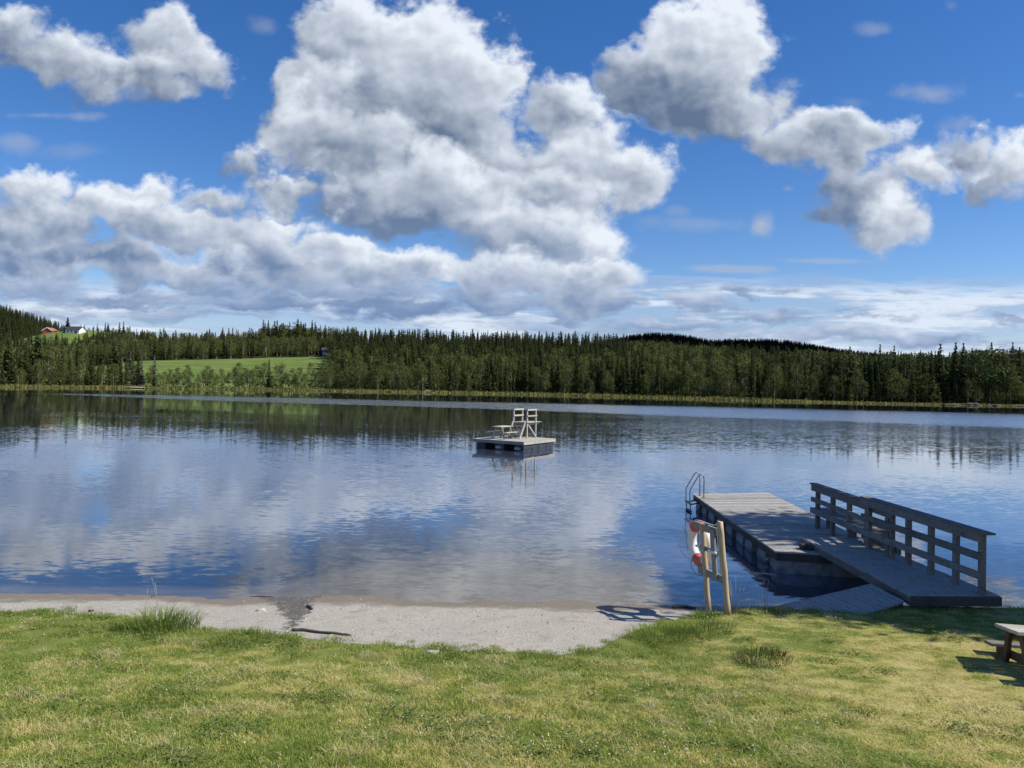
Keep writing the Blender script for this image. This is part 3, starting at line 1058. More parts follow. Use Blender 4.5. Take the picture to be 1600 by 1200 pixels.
tuft(1343, 1118, 0.17, 260, 0.05, 0.13, M['tuftdark'], 'dark tuft nearest the picnic table on the mown lawn', 0.007)
tuft(1230, 1118, 0.22, 240, 0.04, 0.11, M['tuftdark'], 'flat dark tuft among dry grass in the middle of the lawn, below the pier', 0.007)
tuft(1130, 1098, 0.25, 260, 0.04, 0.11, M['tuftdark'], 'flat dark tuft amid clover below the lifebuoy stand', 0.007)
tuft(1440, 946, 0.15, 150, 0.08, 0.19, M['tuftdark'], 'shaded tuft growing at the shore end of the gangway', 0.008)
tuft(960, 1062, 0.3, 260, 0.05, 0.12, M['tuft'], 'loose green tuft in the middle of the lawn', 0.006)
tuft(520, 1003, 0.35, 330, 0.04, 0.10, M['tuft'], 'low grass fringe below the driftwood stick', 0.006)
p = on_lawn(1195, 950); tuft(0, 0, 0.22, 40, 0.08, 0.26, M['straw'], 'pale dry weeds at the left end of the shore boardwalk', 0.005, 'dry_weeds', 'weeds', stalks=5, pos=p)
for (px, py, y, n, h, lab) in ((1572, 905, 13.6, 16, 0.62, 'thin green reeds in the water right of the gangway railing'),
                               (1588, 925, 13.1, 22, 0.42, 'short reeds at the water edge behind the picnic table')):
    p = aty(px, py, y); p.z = -0.05
    tuft(0, 0, 0.34, n, h * .6, h, M['reed'], lab, 0.006, 'reed_clump', 'reeds', pos=p)

# ------------------------------------------------------------------ small things on the sand
def rock(name, p, sx, sy, sz, matl, label, cat, seed, group=None, sink=0.3, amp=0.28, rz=0.0):
    r_ = random.Random(seed)
    mb = MB()
    nu, nv = 16, 10
    for j in range(nv + 1):
        th = math.pi * j / nv
        for i in range(nu):
            a = 6.28318 * i / nu
            q = Vector((math.sin(th) * math.cos(a), math.sin(th) * math.sin(a), math.cos(th)))
            d = 1 + amp * mnoise.noise(q * 1.4 + Vector((seed, 0, 0))) + amp * .5 * mnoise.noise(q * 3.3 + Vector((0, seed, 0)))
            q = Vector((max(-.8, min(.8, q.x)), max(-.8, min(.8, q.y)), max(-.8, min(.75, q.z)))) * d
            mb.v.append((q.x * sx, q.y * sy, q.z * sz))
    for j in range(nv):
        for i in range(nu):
            i2 = (i + 1) % nu
            mb.face((j * nu + i, (j + 1) * nu + i, (j + 1) * nu + i2, j * nu + i2), sm=False)
    o = mb.build(name, matl)
    o.location = (p.x, p.y, p.z + sz * (0.8 - 2 * sink) * 0.8)
    o.rotation_euler = (0, 0, rz)
    return tag(o, label, cat, group)


rock('beach_stone', on_sand(408, 955), 0.085, 0.05, 0.045, M['palestone'], 'pale yellowish stone lying alone on the sand by the wet runnel', 'stone', 3, rz=.2)
rock('lawn_stone', on_lawn(676, 1020), 0.09, 0.05, 0.03, M['palestone'], 'flat pale stone at the foot of the small tuft', 'stone', 5)


def stick(pts, r, label, matl=None, name='driftwood_stick'):
    P = [on_sand(x, y) for x, y in pts]
    base = P[0].copy()
    mb = MB()
    Q = []
    for i in range(len(P) - 1):
        for k in range(5):
            q = P[i].lerp(P[i + 1], k / 5)
            q += Vector((mnoise.noise(q * 6), mnoise.noise(q * 6 + Vector((4, 0, 0))), 0)) * 0.03
            q.z = z_sand_b(q.x, q.y) + r * 0.55
            Q.append(q - base)
    Q.append(P[-1] + Vector((0, 0, r * .4)) - base)
    mb.tube(Q, [r * (0.75 + 0.5 * abs(mnoise.noise(q * 9))) * (1 - .55 * i / len(Q)) for i, q in enumerate(Q)], 7)
    o = mb.build(name, matl or M['drift'])
    o.location = base
    return tag(o, label, 'driftwood')


stick([(456, 986), (480, 987), (515, 991), (548, 994)], 0.030, 'long dark waterlogged stick lying at the lawn edge of the beach')
stick([(478, 949), (484, 950), (488, 953)], 0.03, 'short dark curved stick beside the wet runnel on the sand')
stick([(237, 933), (247, 929)], 0.014, 'small dark twig at the waterline behind the big tuft')
stick([(392, 933), (410, 932), (428, 934)], 0.012, 'thin reddish brown twig along the waterline', M['tableleg'])
stick([(1052, 951), (1072, 950), (1088, 952)], 0.035, 'dark sodden wood at the waterline beside the lifebuoy stand')
stick([(138, 957), (146, 955)], 0.03, 'small dark clod of wood by the clover at the lawn edge')
# scattered grit and pebbles of the beach
gv = MB()
for i in range(1800):
    px, py = rnd.uniform(-20, 1095), rnd.uniform(930, 1015)
    p = on_sand(px, py)
    if p.y < yedge(p.x) + 0.03 or p.z < 0.01:
        continue
    head(gv, p, rnd.uniform(0.004, 0.008) if rnd.random() < .85 else rnd.uniform(.01, .02), rnd.random())
o = gv.build('gravel', plain('beach_pebbles', (.20, .18, .16), (.58, .55, .50), 3.0, 0.85, 0.2, 0, 0.1, 0.004, 0.4, 0.6)); o['kind'] = 'stuff'
# ------------------------------------------------------------------ far shore
SHORE = [(-700, 175), (-300, 180), (0, 190), (200, 207), (400, 217), (600, 217), (800, 217), (1000, 203), (1200, 182), (1400, 175), (1600, 175), (1900, 170), (2400, 150)]
SKYL = [(-200, 530), (0, 531), (100, 531), (165, 526), (220, 518), (300, 517), (370, 516), (420, 514), (480, 513), (540, 514), (600, 517), (700, 518), (800, 521),
        (900, 522), (960, 525), (1000, 530), (1100, 537), (1200, 543), (1300, 548), (1400, 550), (1500, 548), (1600, 546), (2000, 545)]


def horizon(px):
    return 581 + 0.01745 * px


def pxof(x, y):
    return 800 + 1200 * x / max(y, 1.0)


def shore(px):
    return interp(px, SHORE)


def z_far(x, y):
    px = pxof(x, y)
    s = y - shore(px)
    R_ = shore(px) + 130
    e = (horizon(px) - interp(px, SKYL)) / 1200
    G = 3.8 + e * R_ - 12.0
    z = -0.4 + 0.65 * sstep(-2.5, 1.5, s) + max(0.0, G - .25) * sstep(8, 130, s)
    if s > 130:
        z -= 0.025 * (s - 130)
    z += 63 * math.exp(-.5 * ((x + 505) / 78) ** 2 - .5 * ((y - 720) / 120) ** 2)          # wooded hill on the left
    z += 28.5 * math.exp(-.5 * ((x + 278) / 42) ** 2 - .5 * ((y - 490) / 42) ** 2)           # farm knoll
    return z + 0.5 * mnoise.noise(Vector((x * .03, y * .03, 0))) * sstep(5, 40, s)


def ang(px, y):
    return (px - 800) / 1200 * y


pxs = frange(-900, 2500, 240)
ss = [-4, -2.5, -1.5, -.5, .5, 1.5, 3, 5, 8, 12] + frange(18, 200, 34) + frange(210, 640, 40) + [700, 900]
grid('far_shore', pxs, ss, lambda px, s: (ang(px, shore(px) + s), shore(px) + s, z_far(ang(px, shore(px) + s), shore(px) + s)), M['forestfloor'], 'structure')
fp = frange(112, 513, 60)
fs = frange(7, 102, 40)
grid('field', fp, fs, lambda px, s: (ang(px, shore(px) + s), shore(px) + s, z_far(ang(px, shore(px) + s), shore(px) + s) + .12), M['meadow'], 'structure')
kp = frange(-335, -258, 40)
grid('farm_meadow', kp, frange(425, 520, 40), lambda x, y: (x, y, z_far(x, y) + .12), M['meadow'], 'structure')

HILL = [(820, 575), (900, 556), (955, 532), (985, 524), (1010, 522), (1040, 522.5), (1080, 527), (1110, 533), (1150, 531), (1200, 532), (1250, 536), (1300, 544), (1340, 550), (1400, 557), (1500, 562), (1700, 566)]


def z_hill(x, y):
    px = pxof(x, y)
    e = (horizon(px) - interp(px, HILL)) / 1200
    return (3.8 + e * 1500 - 11) * sstep(1050, 1480, y) - 0.04 * max(0, y - 1500) + 2 * mnoise.noise(Vector((x * .01, y * .01, 0)))


grid('distant_hill', frange(780, 1720, 90), frange(1000, 2200, 60), lambda px, y: (ang(px, y), y, z_hill(ang(px, y), y)), M['forestfloor'], 'structure')

# ------------------------------------------------------------------ trees (height 1, scaled when planted)
def spruce_crown(seed, width=0.15, levels=19, sparse=0.0):
    r_ = random.Random(seed)
    mb = MB()
    for i in range(levels):
        t = i / (levels - 1)
        z = 0.07 + 0.90 * t ** 0.92
        rad = width * (1 - t) ** 0.8 + 0.012
        rad *= r_.uniform(0.72, 1.15)
        nb = max(4, int(8 - 3 * t))
        for b in range(nb):
            if r_.random() < sparse:
                continue
            a = 6.283 * (b + r_.random()) / nb
            ln = rad * r_.uniform(0.7, 1.2)
            dr = r_.uniform(0.25, 0.6) * (1 - .6 * t)
            d = Vector((math.cos(a), math.sin(a), 0)); s = Vector((-d.y, d.x, 0))
            zz = z + r_.uniform(-.02, .02)
            w = 0.030 + 0.22 * ln
            p0 = Vector((0, 0, zz)) + d * ln * .08
            p1 = Vector((0, 0, zz - ln * dr * .5)) + d * ln * .55
            p2 = Vector((0, 0, zz - ln * dr * .8)) + d * ln
            v = r_.random()
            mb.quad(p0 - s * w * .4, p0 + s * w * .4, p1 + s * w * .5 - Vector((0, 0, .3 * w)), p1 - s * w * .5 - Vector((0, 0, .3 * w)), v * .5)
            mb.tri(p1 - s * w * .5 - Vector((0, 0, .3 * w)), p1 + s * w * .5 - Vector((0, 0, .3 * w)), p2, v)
            for q in (-1, 1):
                e = p1 + d * ln * r_.uniform(.05, .25) + s * q * w * r_.uniform(.7, 1.1) - Vector((0, 0, w * .9))
                mb.tri(p1, p1 + d * ln * .22, e, r_.random())
                e2 = p0.lerp(p1, .5) + s * q * w * .6 - Vector((0, 0, w * 1.2))
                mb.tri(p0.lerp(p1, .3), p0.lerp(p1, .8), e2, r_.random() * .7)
    for k in range(3):
        a = 2.1 * k
        mb.tri((0, 0, 1.0), (.010 * math.cos(a), .010 * math.sin(a), .93), (.010 * math.cos(a + 2), .010 * math.sin(a + 2), .93), .8)
    return mb


def trunk(h, r0, r1, bend=0.0, seed=0, limbs=0, lz=(.3, .8), ll=.2):
    r_ = random.Random(seed)
    mb = MB()
    P = [Vector((bend * math.sin(i * 1.1 + seed) * i / 6, bend * math.cos(i * .9 + seed) * i / 6, -0.02 + (h + .02) * i / 6)) for i in range(7)]
    mb.tube(P, [lerp(r0, r1, i / 6) for i in range(7)], 6)
    for k in range(limbs):
        t = r_.uniform(*lz)
        a = r_.uniform(0, 6.283)
        i = min(5, int(t / h * 6))
        b0 = P[i].lerp(P[i + 1], t / h * 6 - i)
        d = Vector((math.cos(a), math.sin(a), r_.uniform(.5, 1.2)))
        l_ = ll * r_.uniform(.6, 1.1)
        mb.tube([b0, b0 + d * l_ * .5, b0 + d * l_ + Vector((0, 0, l_ * .25))], [lerp(r0, r1, t) * .55, lerp(r0, r1, t) * .4, .001], 4)
    return mb


def leaf_crown(seed, nclump, nleaf, size, rx, z0, z1, shape='oval', csize=.07):
    r_ = random.Random(seed)
    mb = MB()
    for c in range(nclump):
        t = r_.random()
        z = lerp(z0, z1, t)
        if shape == 'oval':
            prof = math.sin(math.pi * (0.12 + 0.84 * t)) ** 0.75 * (1.08 - .45 * t)
        elif shape == 'pine':
            prof = 0.45 + 0.55 * math.sin(math.pi * min(1, t * .9 + .25))
        else:
            prof = 1
        a = r_.uniform(0, 6.283)
        rr = rx * prof * math.sqrt(r_.uniform(.05, 1.0))
        cx, cy = rr * math.cos(a), rr * math.sin(a)
        tone = r_.random()
        for k in range(nleaf):
            g = Vector((r_.gauss(0, 1), r_.gauss(0, 1), r_.gauss(0, .75 if shape != 'pine' else .38))) * csize * .55
            p = Vector((cx, cy, z)) + g
            n = Vector((r_.gauss(0, 1), r_.gauss(0, 1), r_.gauss(0, 1) + .5)).normalized()
            u = n.cross(Vector((r_.gauss(0, 1), r_.gauss(0, 1), r_.gauss(0, 1)))).normalized()
            w = n.cross(u)
            s1, s2 = size * r_.uniform(.6, 1.3), size * r_.uniform(.4, .9)
            mb.quad(p - u * s1, p - w * s2, p + u * s1, p + w * s2, min(1, max(0, .6 * tone + .4 * r_.random())))
    return mb


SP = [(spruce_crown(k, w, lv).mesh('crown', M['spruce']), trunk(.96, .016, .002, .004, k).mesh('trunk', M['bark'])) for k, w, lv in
      ((1, .135, 20), (2, .16, 19), (3, .115, 22), (4, .15, 18), (5, .125, 21))]
DEAD = [(spruce_crown(40 + k, .13, 20, .25).mesh('crown', M['deadspruce']), trunk(.96, .014, .002, .004, k).mesh('trunk', M['birchbark'])) for k in range(2)]
BI = [(leaf_crown(10 + k, n, 13, .019, rx, z0, .97, 'oval', .085).mesh('crown', M['birch']),
       trunk(.9, .013, .003, .02, k, 9, (.25, .8), .16).mesh('trunk', M['birchbark'])) for k, n, rx, z0 in
      ((0, 96, .23, .16), (1, 80, .19, .20), (2, 110, .27, .12), (3, 90, .24, .06), (4, 70, .17, .26))]
PI_ = [(leaf_crown(30 + k, n, 15, .020, rx, z0, .97, 'pine', .10).mesh('crown', M['pine']),
        trunk(.92, .017, .005, .012, k, 12, (.35, .9), .17).mesh('trunk', M['pinebark'])) for k, n, rx, z0 in ((0, 52, .20, .36), (1, 44, .17, .45))]

tr = random.Random(21)
KIND = {'spruce': ('spruce_tree', 'spruce', SP), 'birch': ('birch_tree', 'birch', BI), 'pine': ('pine_tree', 'pine', PI_), 'dead': ('spruce_tree', 'spruce', DEAD)}
COUNT = {}


def plant(kind, x, y, h, label, group=None, fat=1.0, z=None):
    nm, cat, src = KIND[kind]
    cr, tk = tr.choice(src)
    o = thing(nm, label, cat, (x, y, z_far(x, y) if z is None else z), group)
    o.scale = (h * fat, h * fat, h)
    o.rotation_euler = (0, 0, tr.uniform(0, 6.28))
    for part, me_ in (('crown', cr), ('trunk', tk)):
        c = bpy.data.objects.new(part, me_)
        COL.objects.link(c)
        c.parent = o
    COUNT[kind] = COUNT.get(kind, 0) + 1
    return o


# trees that stand out, each with its own description: (kind, survey x, survey y of the tip, metres behind the waterline, fatness)
STAND_OUT = [
    ('spruce', 1327, 540, 9, 1.0, 'lone spruce spire rising above the lower right part of the treeline'),
    ('spruce', 1374, 537, 8, 0.95, 'tall narrow spruce, left of two close spires right of the dip in the treeline'),
    ('spruce', 1396, 539, 10, 0.85, 'thin-topped spruce just right of the tall narrow spire in the treeline'),
    ('spruce', 1468, 536, 6, 1.25, 'broad tall spruce before the group of spires on the right far shore'),
    ('spruce', 1492, 533, 7, 1.0, 'dark tall spruce, left one of the twin dark spires above the rock ledge'),
    ('spruce', 1504, 534, 9, 0.95, 'tall spruce, right one of the twin dark spires above the rock ledge'),
    ('spruce', 1548, 533, 12, 0.9, 'spruce spire poking out behind the broad pine crowns on the right'),
    ('spruce', 1581, 533, 10, 0.85, 'thin spruce spire near the right end of the treeline'),
    ('spruce', 1592, 541, 13, 0.9, 'dark spruce closest to the right end of the treeline'),
    ('pine', 1524, 545, 5, 1.25, 'broad reddish-stemmed pine left of the other pine over the rocks'),
    ('pine', 1562, 543, 5, 1.35, 'broad pine with a bare lower stem at the right over the rocks'),
    ('spruce', 58, 503, 16, 1.3, 'tall dark spruce towering above the birches below the red barn'),
    ('spruce', 14, 515, 12, 1.2, 'big dark spruce at the left end of the far shore'),
    ('dead', 241, 553, 5, 1.1, 'pale lichen-grey spruce in front of the green field'),
    ('dead', 221, 556, 6, 1.0, 'thin greyish spruce left of the pale one before the field'),
    ('dead', 203, 549, 7, 1.4, 'wide greyish spruce at the left corner of the green field'),
    ('dead', 620, 573, 3, 1.1, 'small pale grey dead spruce among birches right of the field'),
    ('birch', 388, 577, 2.5, 1.1, 'birch with a forked white stem before the middle of the field'),
    ('birch', 561, 556, 6, 0.8, 'tall birch with a long white trunk right of the field'),
    ('spruce', 420, 560, 8, 1.0, 'dark spruce standing among the birches before the field'),
]
for kind, px, yt, s, fat, lab in STAND_OUT:
    y = shore(px) + s
    x = ang(px, y)
    z = z_far(x, y)
    top = 3.8 + (horizon(px) - yt) / 1200 * y
    plant(kind, x, y, top - z, lab, None, fat)

# the front rows, tree by tree
ROWS = [  # x range, step, (first, last metres behind the shore), tip y range at both ends, species weights, label stub and group
    (-60, 215, 8.0, (2.5, 9), (560, 574), 'bbbs', 'far shore left of the field'),
    (-60, 215, 9.0, (10, 20), (532, 560), 'bsssb', 'far shore left of the field'),
    (222, 512, 8.6, (2.5, 8), (561, 584), 'bbbbb', 'shore in front of the green field'),
    (506, 660, 7.5, (2.5, 8), (562, 580), 'bbbb', 'shore below the spruce wood'),
    (500, 680, 8.5, (9, 20), (548, 568), 'bbsb', 'shore below the spruce wood'),
    (660, 1000, 8.6, (2.5, 8), (556, 588), 'bsbs', 'middle of the far shore'),
    (660, 1000, 9.0, (9, 20), (545, 566), 'sssb', 'middle of the far shore'),
    (1000, 1240, 8.8, (2.5, 8), (562, 596), 'bbsb', 'bend of the far shore under the distant hill'),
    (1000, 1240, 9.0, (9, 20), (549, 576), 'bssb', 'bend of the far shore under the distant hill'),
    (1240, 1480, 8.0, (2.5, 7), (568, 608), 'sbsb', 'right part of the far shore'),
    (1240, 1480, 8.4, (7, 15), (546, 570), 'ssps', 'right part of the far shore'),
    (1480, 1680, 9.5, (3, 8), (560, 600), 'sbpb', 'right end of the far shore above the rocks'),
    (1480, 1680, 9.0, (8, 16), (543, 566), 'sps', 'right end of the far shore above the rocks'),
]
LAB = {'s': ('spruce', 'dark pointed spruce on the %s'), 'b': ('birch', 'light green pale-stemmed birch on the %s'),
       'p': ('pine', 'round-topped open pine on the %s')}
for x0, x1, st, (s0, s1), (t0, t1), kinds, where in ROWS:
    px = x0
    while px < x1:
        px += st * tr.uniform(.6, 1.4)
        k = tr.choice(kinds)
        s = tr.uniform(s0, s1)
        y = shore(px) + s
        x = ang(px, y)
        z = z_far(x, y)
        yt = tr.uniform(t0, t1) + (5 if k == 'b' else -3)
        if px > 1240:
            yt += (px - 1360) * .01
        h = 3.8 + (horizon(px) - yt) / 1200 * y - z
        nm, lb = LAB[k]
        if COUNT.get(nm, 0) >= 285 or h < 2:
            continue
        plant(nm, x, y, h, lb % where, nm + (' trees' if nm != 'spruce' else 's') + ' on the ' + where, tr.uniform(.85, 1.2) * (1.15 if h < 7 else 1))

# ------------------------------------------------------------------ the forest behind, one mass
def whole(i, nm, cm, tm):
    o1 = bpy.data.objects.new(nm, None)
    me_ = bpy.data.meshes.new(nm)
    nv = len(cm.vertices)
    v = [tuple(q.co) for q in cm.vertices] + [tuple(q.co) for q in tm.vertices]
    f = [tuple(p.vertices) for p in cm.polygons] + [tuple(j + nv for j in p.vertices) for p in tm.polygons]
    me_.from_pydata(v, [], f)
    me_.materials.append(cm.materials[0]); me_.materials.append(tm.materials[0])
    me_.polygons.foreach_set('material_index', [0] * len(cm.polygons) + [1] * len(tm.polygons))
    a = me_.attributes.new('var', 'FLOAT', 'FACE')
    a.data.foreach_set('value', [d.value for d in cm.attributes['var'].data] + [.5] * len(tm.polygons))
    o = bpy.data.objects.new(nm, me_)
    return o


src = [whole(i, 'wood_a%d' % i, *p) for i, p in enumerate(SP)] + [whole(i, 'wood_b%d' % i, *p) for i, p in enumerate(BI)] + [whole(i, 'wood_c%d' % i, *p) for i, p in enumerate(PI_)]
pts = []
fr = random.Random(5)


def clear(x, y):
    px = pxof(x, y); s = y - shore(px)
    if 108 < px < 516 and s < 104:
        return True
    if -322 < x < -257 and 455 < y < 508:
        return True
    return False


def add(x, y, h, kinds, zf=z_far):
    k = fr.choice(kinds)
    i = {'s': fr.randrange(5), 'b': 5 + fr.randrange(5), 'p': 10 + fr.randrange(2)}[k]
    f = fr.uniform(.95, 1.35)
    hh = h * (0.88 if k == 'b' else 1) * fr.uniform(.78, 1.12)
    pts.append(((x, y, zf(x, y) - .1), (0, 0, fr.uniform(0, 6.28)), (hh * f, hh * f, hh), i))


y = 170.0
while y < 420:
    x = -0.75 * y
    while x < 0.75 * y:
        xx, yy_ = x + fr.uniform(-1.8, 1.8), y + fr.uniform(-1.8, 1.8)
        px = pxof(xx, yy_); s = yy_ - shore(px)
        if 16 < s < 190 and not clear(xx, yy_):
            if px < 216:
                kinds, h = 'bbss', 10
            elif px < 520:
                kinds, h = ('bbbs' if s < 122 else 'ssb'), (9 if s < 122 else 12.5 + 3.0 * sstep(380, 420, px) * sstep(520, 480, px))
            elif px < 980:
                kinds, h = ('sssb' if s < 60 else 'sssss'), 12
            elif px < 1250:
                kinds, h = 'sssbb', 11.5
            else:
                kinds, h = 'ssssp', 11.0
            add(xx, yy_, h, kinds)
        x += 3.6
    y += 3.7
y = 500.0
while y < 780:
    x = -0.72 * y
    while x < -0.50 * y:
        xx, yy_ = x + fr.uniform(-2, 2), y + fr.uniform(-2, 2)
        if not clear(xx, yy_):
            add(xx, yy_, 12.5 if xx < -330 else 10.0, 'sssss' if xx < -330 else 'ssb')
        x += 5
    y += 5
for i in range(2100):  # trees on the slope below the farm
    xx, yy_ = fr.uniform(-395, -165), fr.uniform(380, 505)
    if clear(xx, yy_) or (yy_ > 459 and xx < -257):
        continue
    h_ = min(9.5, 3.8 + ((0.0535 if xx < -255 else .059) + .001 * fr.uniform(-2, 1)) * yy_ - z_far(xx, yy_))
    if h_ > 2.2:
        add(xx, yy_, h_ * .9, 'sbs')
for i in range(520):   # low wood behind the farm and along the rise to the right of it
    xx, yy_ = fr.uniform(-330, -150), fr.uniform(512, 560)
    add(xx, yy_, 8.0, 'ssb')
wood_all = scatter('forest', src, pts, 'mixed spruce and birch forest covering the slopes behind the far shore')

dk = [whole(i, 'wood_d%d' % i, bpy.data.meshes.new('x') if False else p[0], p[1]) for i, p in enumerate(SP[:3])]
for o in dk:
    o.data.materials[0] = M['shadedspruce']
pts = []
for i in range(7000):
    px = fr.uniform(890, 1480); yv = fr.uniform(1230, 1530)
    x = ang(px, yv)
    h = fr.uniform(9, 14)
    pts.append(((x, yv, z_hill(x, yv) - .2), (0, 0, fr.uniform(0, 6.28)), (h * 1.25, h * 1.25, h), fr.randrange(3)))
scatter('distant_forest', dk, pts, 'spruce forest on the distant hill, coloured nearly black for cloud shade')

# sedge along the far waterline
sg = MB()
for i in range(11000):
    px = fr.uniform(-80, 1680)
    right = sstep(1180, 1300, px)
    s = fr.uniform(-1.2, lerp(4.5, 1.2, right))
    yv = shore(px) + s
    x = ang(px, yv)
    h = fr.uniform(.35, .85) * lerp(1, .55, right) * (0.75 + .5 * mnoise.noise(Vector((px * .02, s, 0))))
    w = fr.uniform(.10, .28)
    a = fr.uniform(-.8, .8)
    z = max(-.1, z_far(x, yv))
    d = Vector((math.cos(a), math.sin(a), 0)) * w
    p = Vector((x, yv, z))
    sg.tri(p - d, p + d, p + Vector((fr.uniform(-.15, .15), fr.uniform(-.15, .15), h)), fr.random())
o = sg.build('shore_grass', M['sedge']); o['kind'] = 'stuff'; o['label'] = 'band of yellow-green sedge along the far waterline'
# undergrowth at the feet of the front trees
ug = MB()
for i in range(9000):
    px = fr.uniform(-80, 1680)
    if 228 < px < 505 and fr.random() < .75:
        continue
    s = fr.uniform(3, 20)
    yv = shore(px) + s
    x = ang(px, yv)
    p = Vector((x, yv, z_far(x, yv) + fr.uniform(0.1, 1.7)))
    n = Vector((fr.gauss(0, 1), fr.gauss(0, 1), fr.gauss(0, 1))).normalized()
    u = n.cross(Vector((fr.gauss(0, 1), fr.gauss(0, 1), 1))).normalized() * fr.uniform(.2, .45)
    w = n.cross(u) * fr.uniform(.5, .9)
    ug.quad(p - u, p - w, p + u, p + w, fr.random())
o = ug.build('undergrowth', M['birch']); o['kind'] = 'stuff'; o['label'] = 'low bushes under the trees of the far shore'

# ------------------------------------------------------------------ far boulders and the farm
def far_pt(px, s, dz=0.0):
    yv = shore(px) + s
    x = ang(px, yv)
    return Vector((x, yv, z_far(x, yv) + dz))


rock('boulder', far_pt(669, 4), 1.0, .7, .55, M['palestone'], 'pale boulder at the foot of the trees on the middle far shore', 'boulder', 11)
for px, s, sx, sz, lab in ((1488, -.3, 2.6, .42, 'long flat brown rock ledge at the water on the right far shore'), (1520, .4, 1.6, .6, 'rounded rock just right of the flat ledge on the far shore'),
                           (1553, .1, 1.9, .4, 'low rock under the broad pines on the right far shore'), (1590, .1, 1.9, .38, 'low rock at the right end of the far shore')):
    rock('shore_rock', far_pt(px, s), sx, 1.1, sz, M['rock'], lab, 'rock', int(px), sink=.45)
rock('gravel_bar', far_pt(198, 1.0), 6.0, 1.6, .16, M['gravelbar'], 'pale flat gravel bank at the water left of the field', 'gravel bank', 17, amp=.15)


def house(name, label, cat, x, y, ang_, w, d, h, rh, wm, rm, wins, chimney=None, trim=None, along=True):
    """gable roofed house; w along the ridge when along, else the gable faces the lake"""
    z = min(z_far(x + a, y + b) for a in (-w / 2, w / 2) for b in (-d / 2, d / 2)) - .2
    o = thing(name, label, cat, (x, y, z))
    o.rotation_euler = (0, 0, ang_)

    def put(mb, nm, mt, par=o):
        q = bpy.data.objects.new(nm, mb.mesh(nm, mt)); COL.objects.link(q); q.parent = par
        return q
    H = h + .4
    mb = MB()
    if along:
        g = [(-d / 2, 0), (d / 2, 0), (d / 2, H), (0, H + rh), (-d / 2, H)]
        A = [Vector((-w / 2, a, b)) for a, b in g]; B = [Vector((w / 2, a, b)) for a, b in g]
    else:
        g = [(-w / 2, 0), (w / 2, 0), (w / 2, H), (0, H + rh), (-w / 2, H)]
        A = [Vector((a, d / 2, b)) for a, b in g]; B = [Vector((a, -d / 2, b)) for a, b in g]
    n = len(mb.v)
    mb.v += [tuple(q) for q in A + B]
    mb.face([n + 4 - i for i in range(5)]); mb.face([n + 5 + i for i in range(5)])
    for i in range(5):
        j = (i + 1) % 5
        mb.face((n + i, n + j, n + 5 + j, n + 5 + i))
    put(mb, 'wall', wm)
    rb = MB()
    for i0, i1 in ((2, 3), (4, 3)):
        e0, e1, f0, f1 = A[i0], A[i1], B[i0], B[i1]
        nrm = (e1 - e0).cross(f0 - e0).normalized()
        if nrm.z < 0: nrm = -nrm
        dn = (e0 - e1).normalized() * .45
        sd_ = (e0 - f0).normalized() * .4
        c = [e0 + dn + sd_, f0 + dn - sd_, f1 - sd_, e1 + sd_]
        rb.hexa([q + nrm * .03 for q in c] + [q + nrm * .2 for q in c])
    roof = put(rb, 'roof', rm)
    if trim is not None:
        tb = MB()
        for i0 in (2, 4):
            e0, e1 = B[i0], B[3]
            dn = (e0 - e1).normalized() * .45
            off = (B[3] - A[3]).normalized() * .43
            tb.beam(e0 + dn + off, e1 + off + Vector((0, 0, .05)), .08, .45, side=off)
        put(tb, 'bargeboard', trim)
    for (wx, wz, ww, wh) in wins:
        wb = MB(); fb = MB()
        yf = -d / 2
        fb.box((wx, yf - .03, wz), (ww / 2 + .12, 0, 0), (0, .05, 0), (0, 0, wh / 2 + .12))
        fo = put(fb, 'window', M['whitewall'])
        wb.box((wx, yf - .06, wz), (ww / 2, 0, 0), (0, .04, 0), (0, 0, wh / 2))
        put(wb, 'pane', M['glass'], fo)
    if chimney is not None:
        cb = MB()
        cb.box((chimney, 0, H + rh + .3), (.4, 0, 0), (0, .4, 0), (0, 0, .9))
        put(cb, 'chimney', M['whitewall'], roof)
    return o


house('barn', 'small red barn with a pale gable on the farm meadow', 'barn', ang(77.5, 478), 478, 0.12, 5.8, 8.0, 2.3, 1.8, M['redwall'], M['redroof'], ((1.6, 1.0, 1.0, .9),), None, M['whitewall'], along=False)
house('farmhouse', 'white farmhouse with a dark roof and white chimney on the farm meadow', 'house', ang(117, 474), 474, -0.08, 8.8, 6.5, 2.3, 2.2, M['whitewall'], M['slate'],
      ((-2.8, 1.7, .9, .9), (-.4, 1.7, .9, .9), (2.4, 1.2, 1.6, 1.9)), 3.9)
p = far_pt(509, 106)
house('shed', 'small grey shed half hidden among trees at the right top corner of the field', 'shed', p.x, p.y, 0.2, 3.2, 3.0, 2.6, 1.0, M['greywall'], M['slate'], ((-.6, 1.6, .7, .7),))
plant('spruce', ang(104.5, 478), 478, 9.0, 'single dark tree between the red barn and the white farmhouse', None, 2.2)
plant('birch', ang(93, 480), 480, 2.6, 'low bush between the barn and the dark tree', None, 2.5)

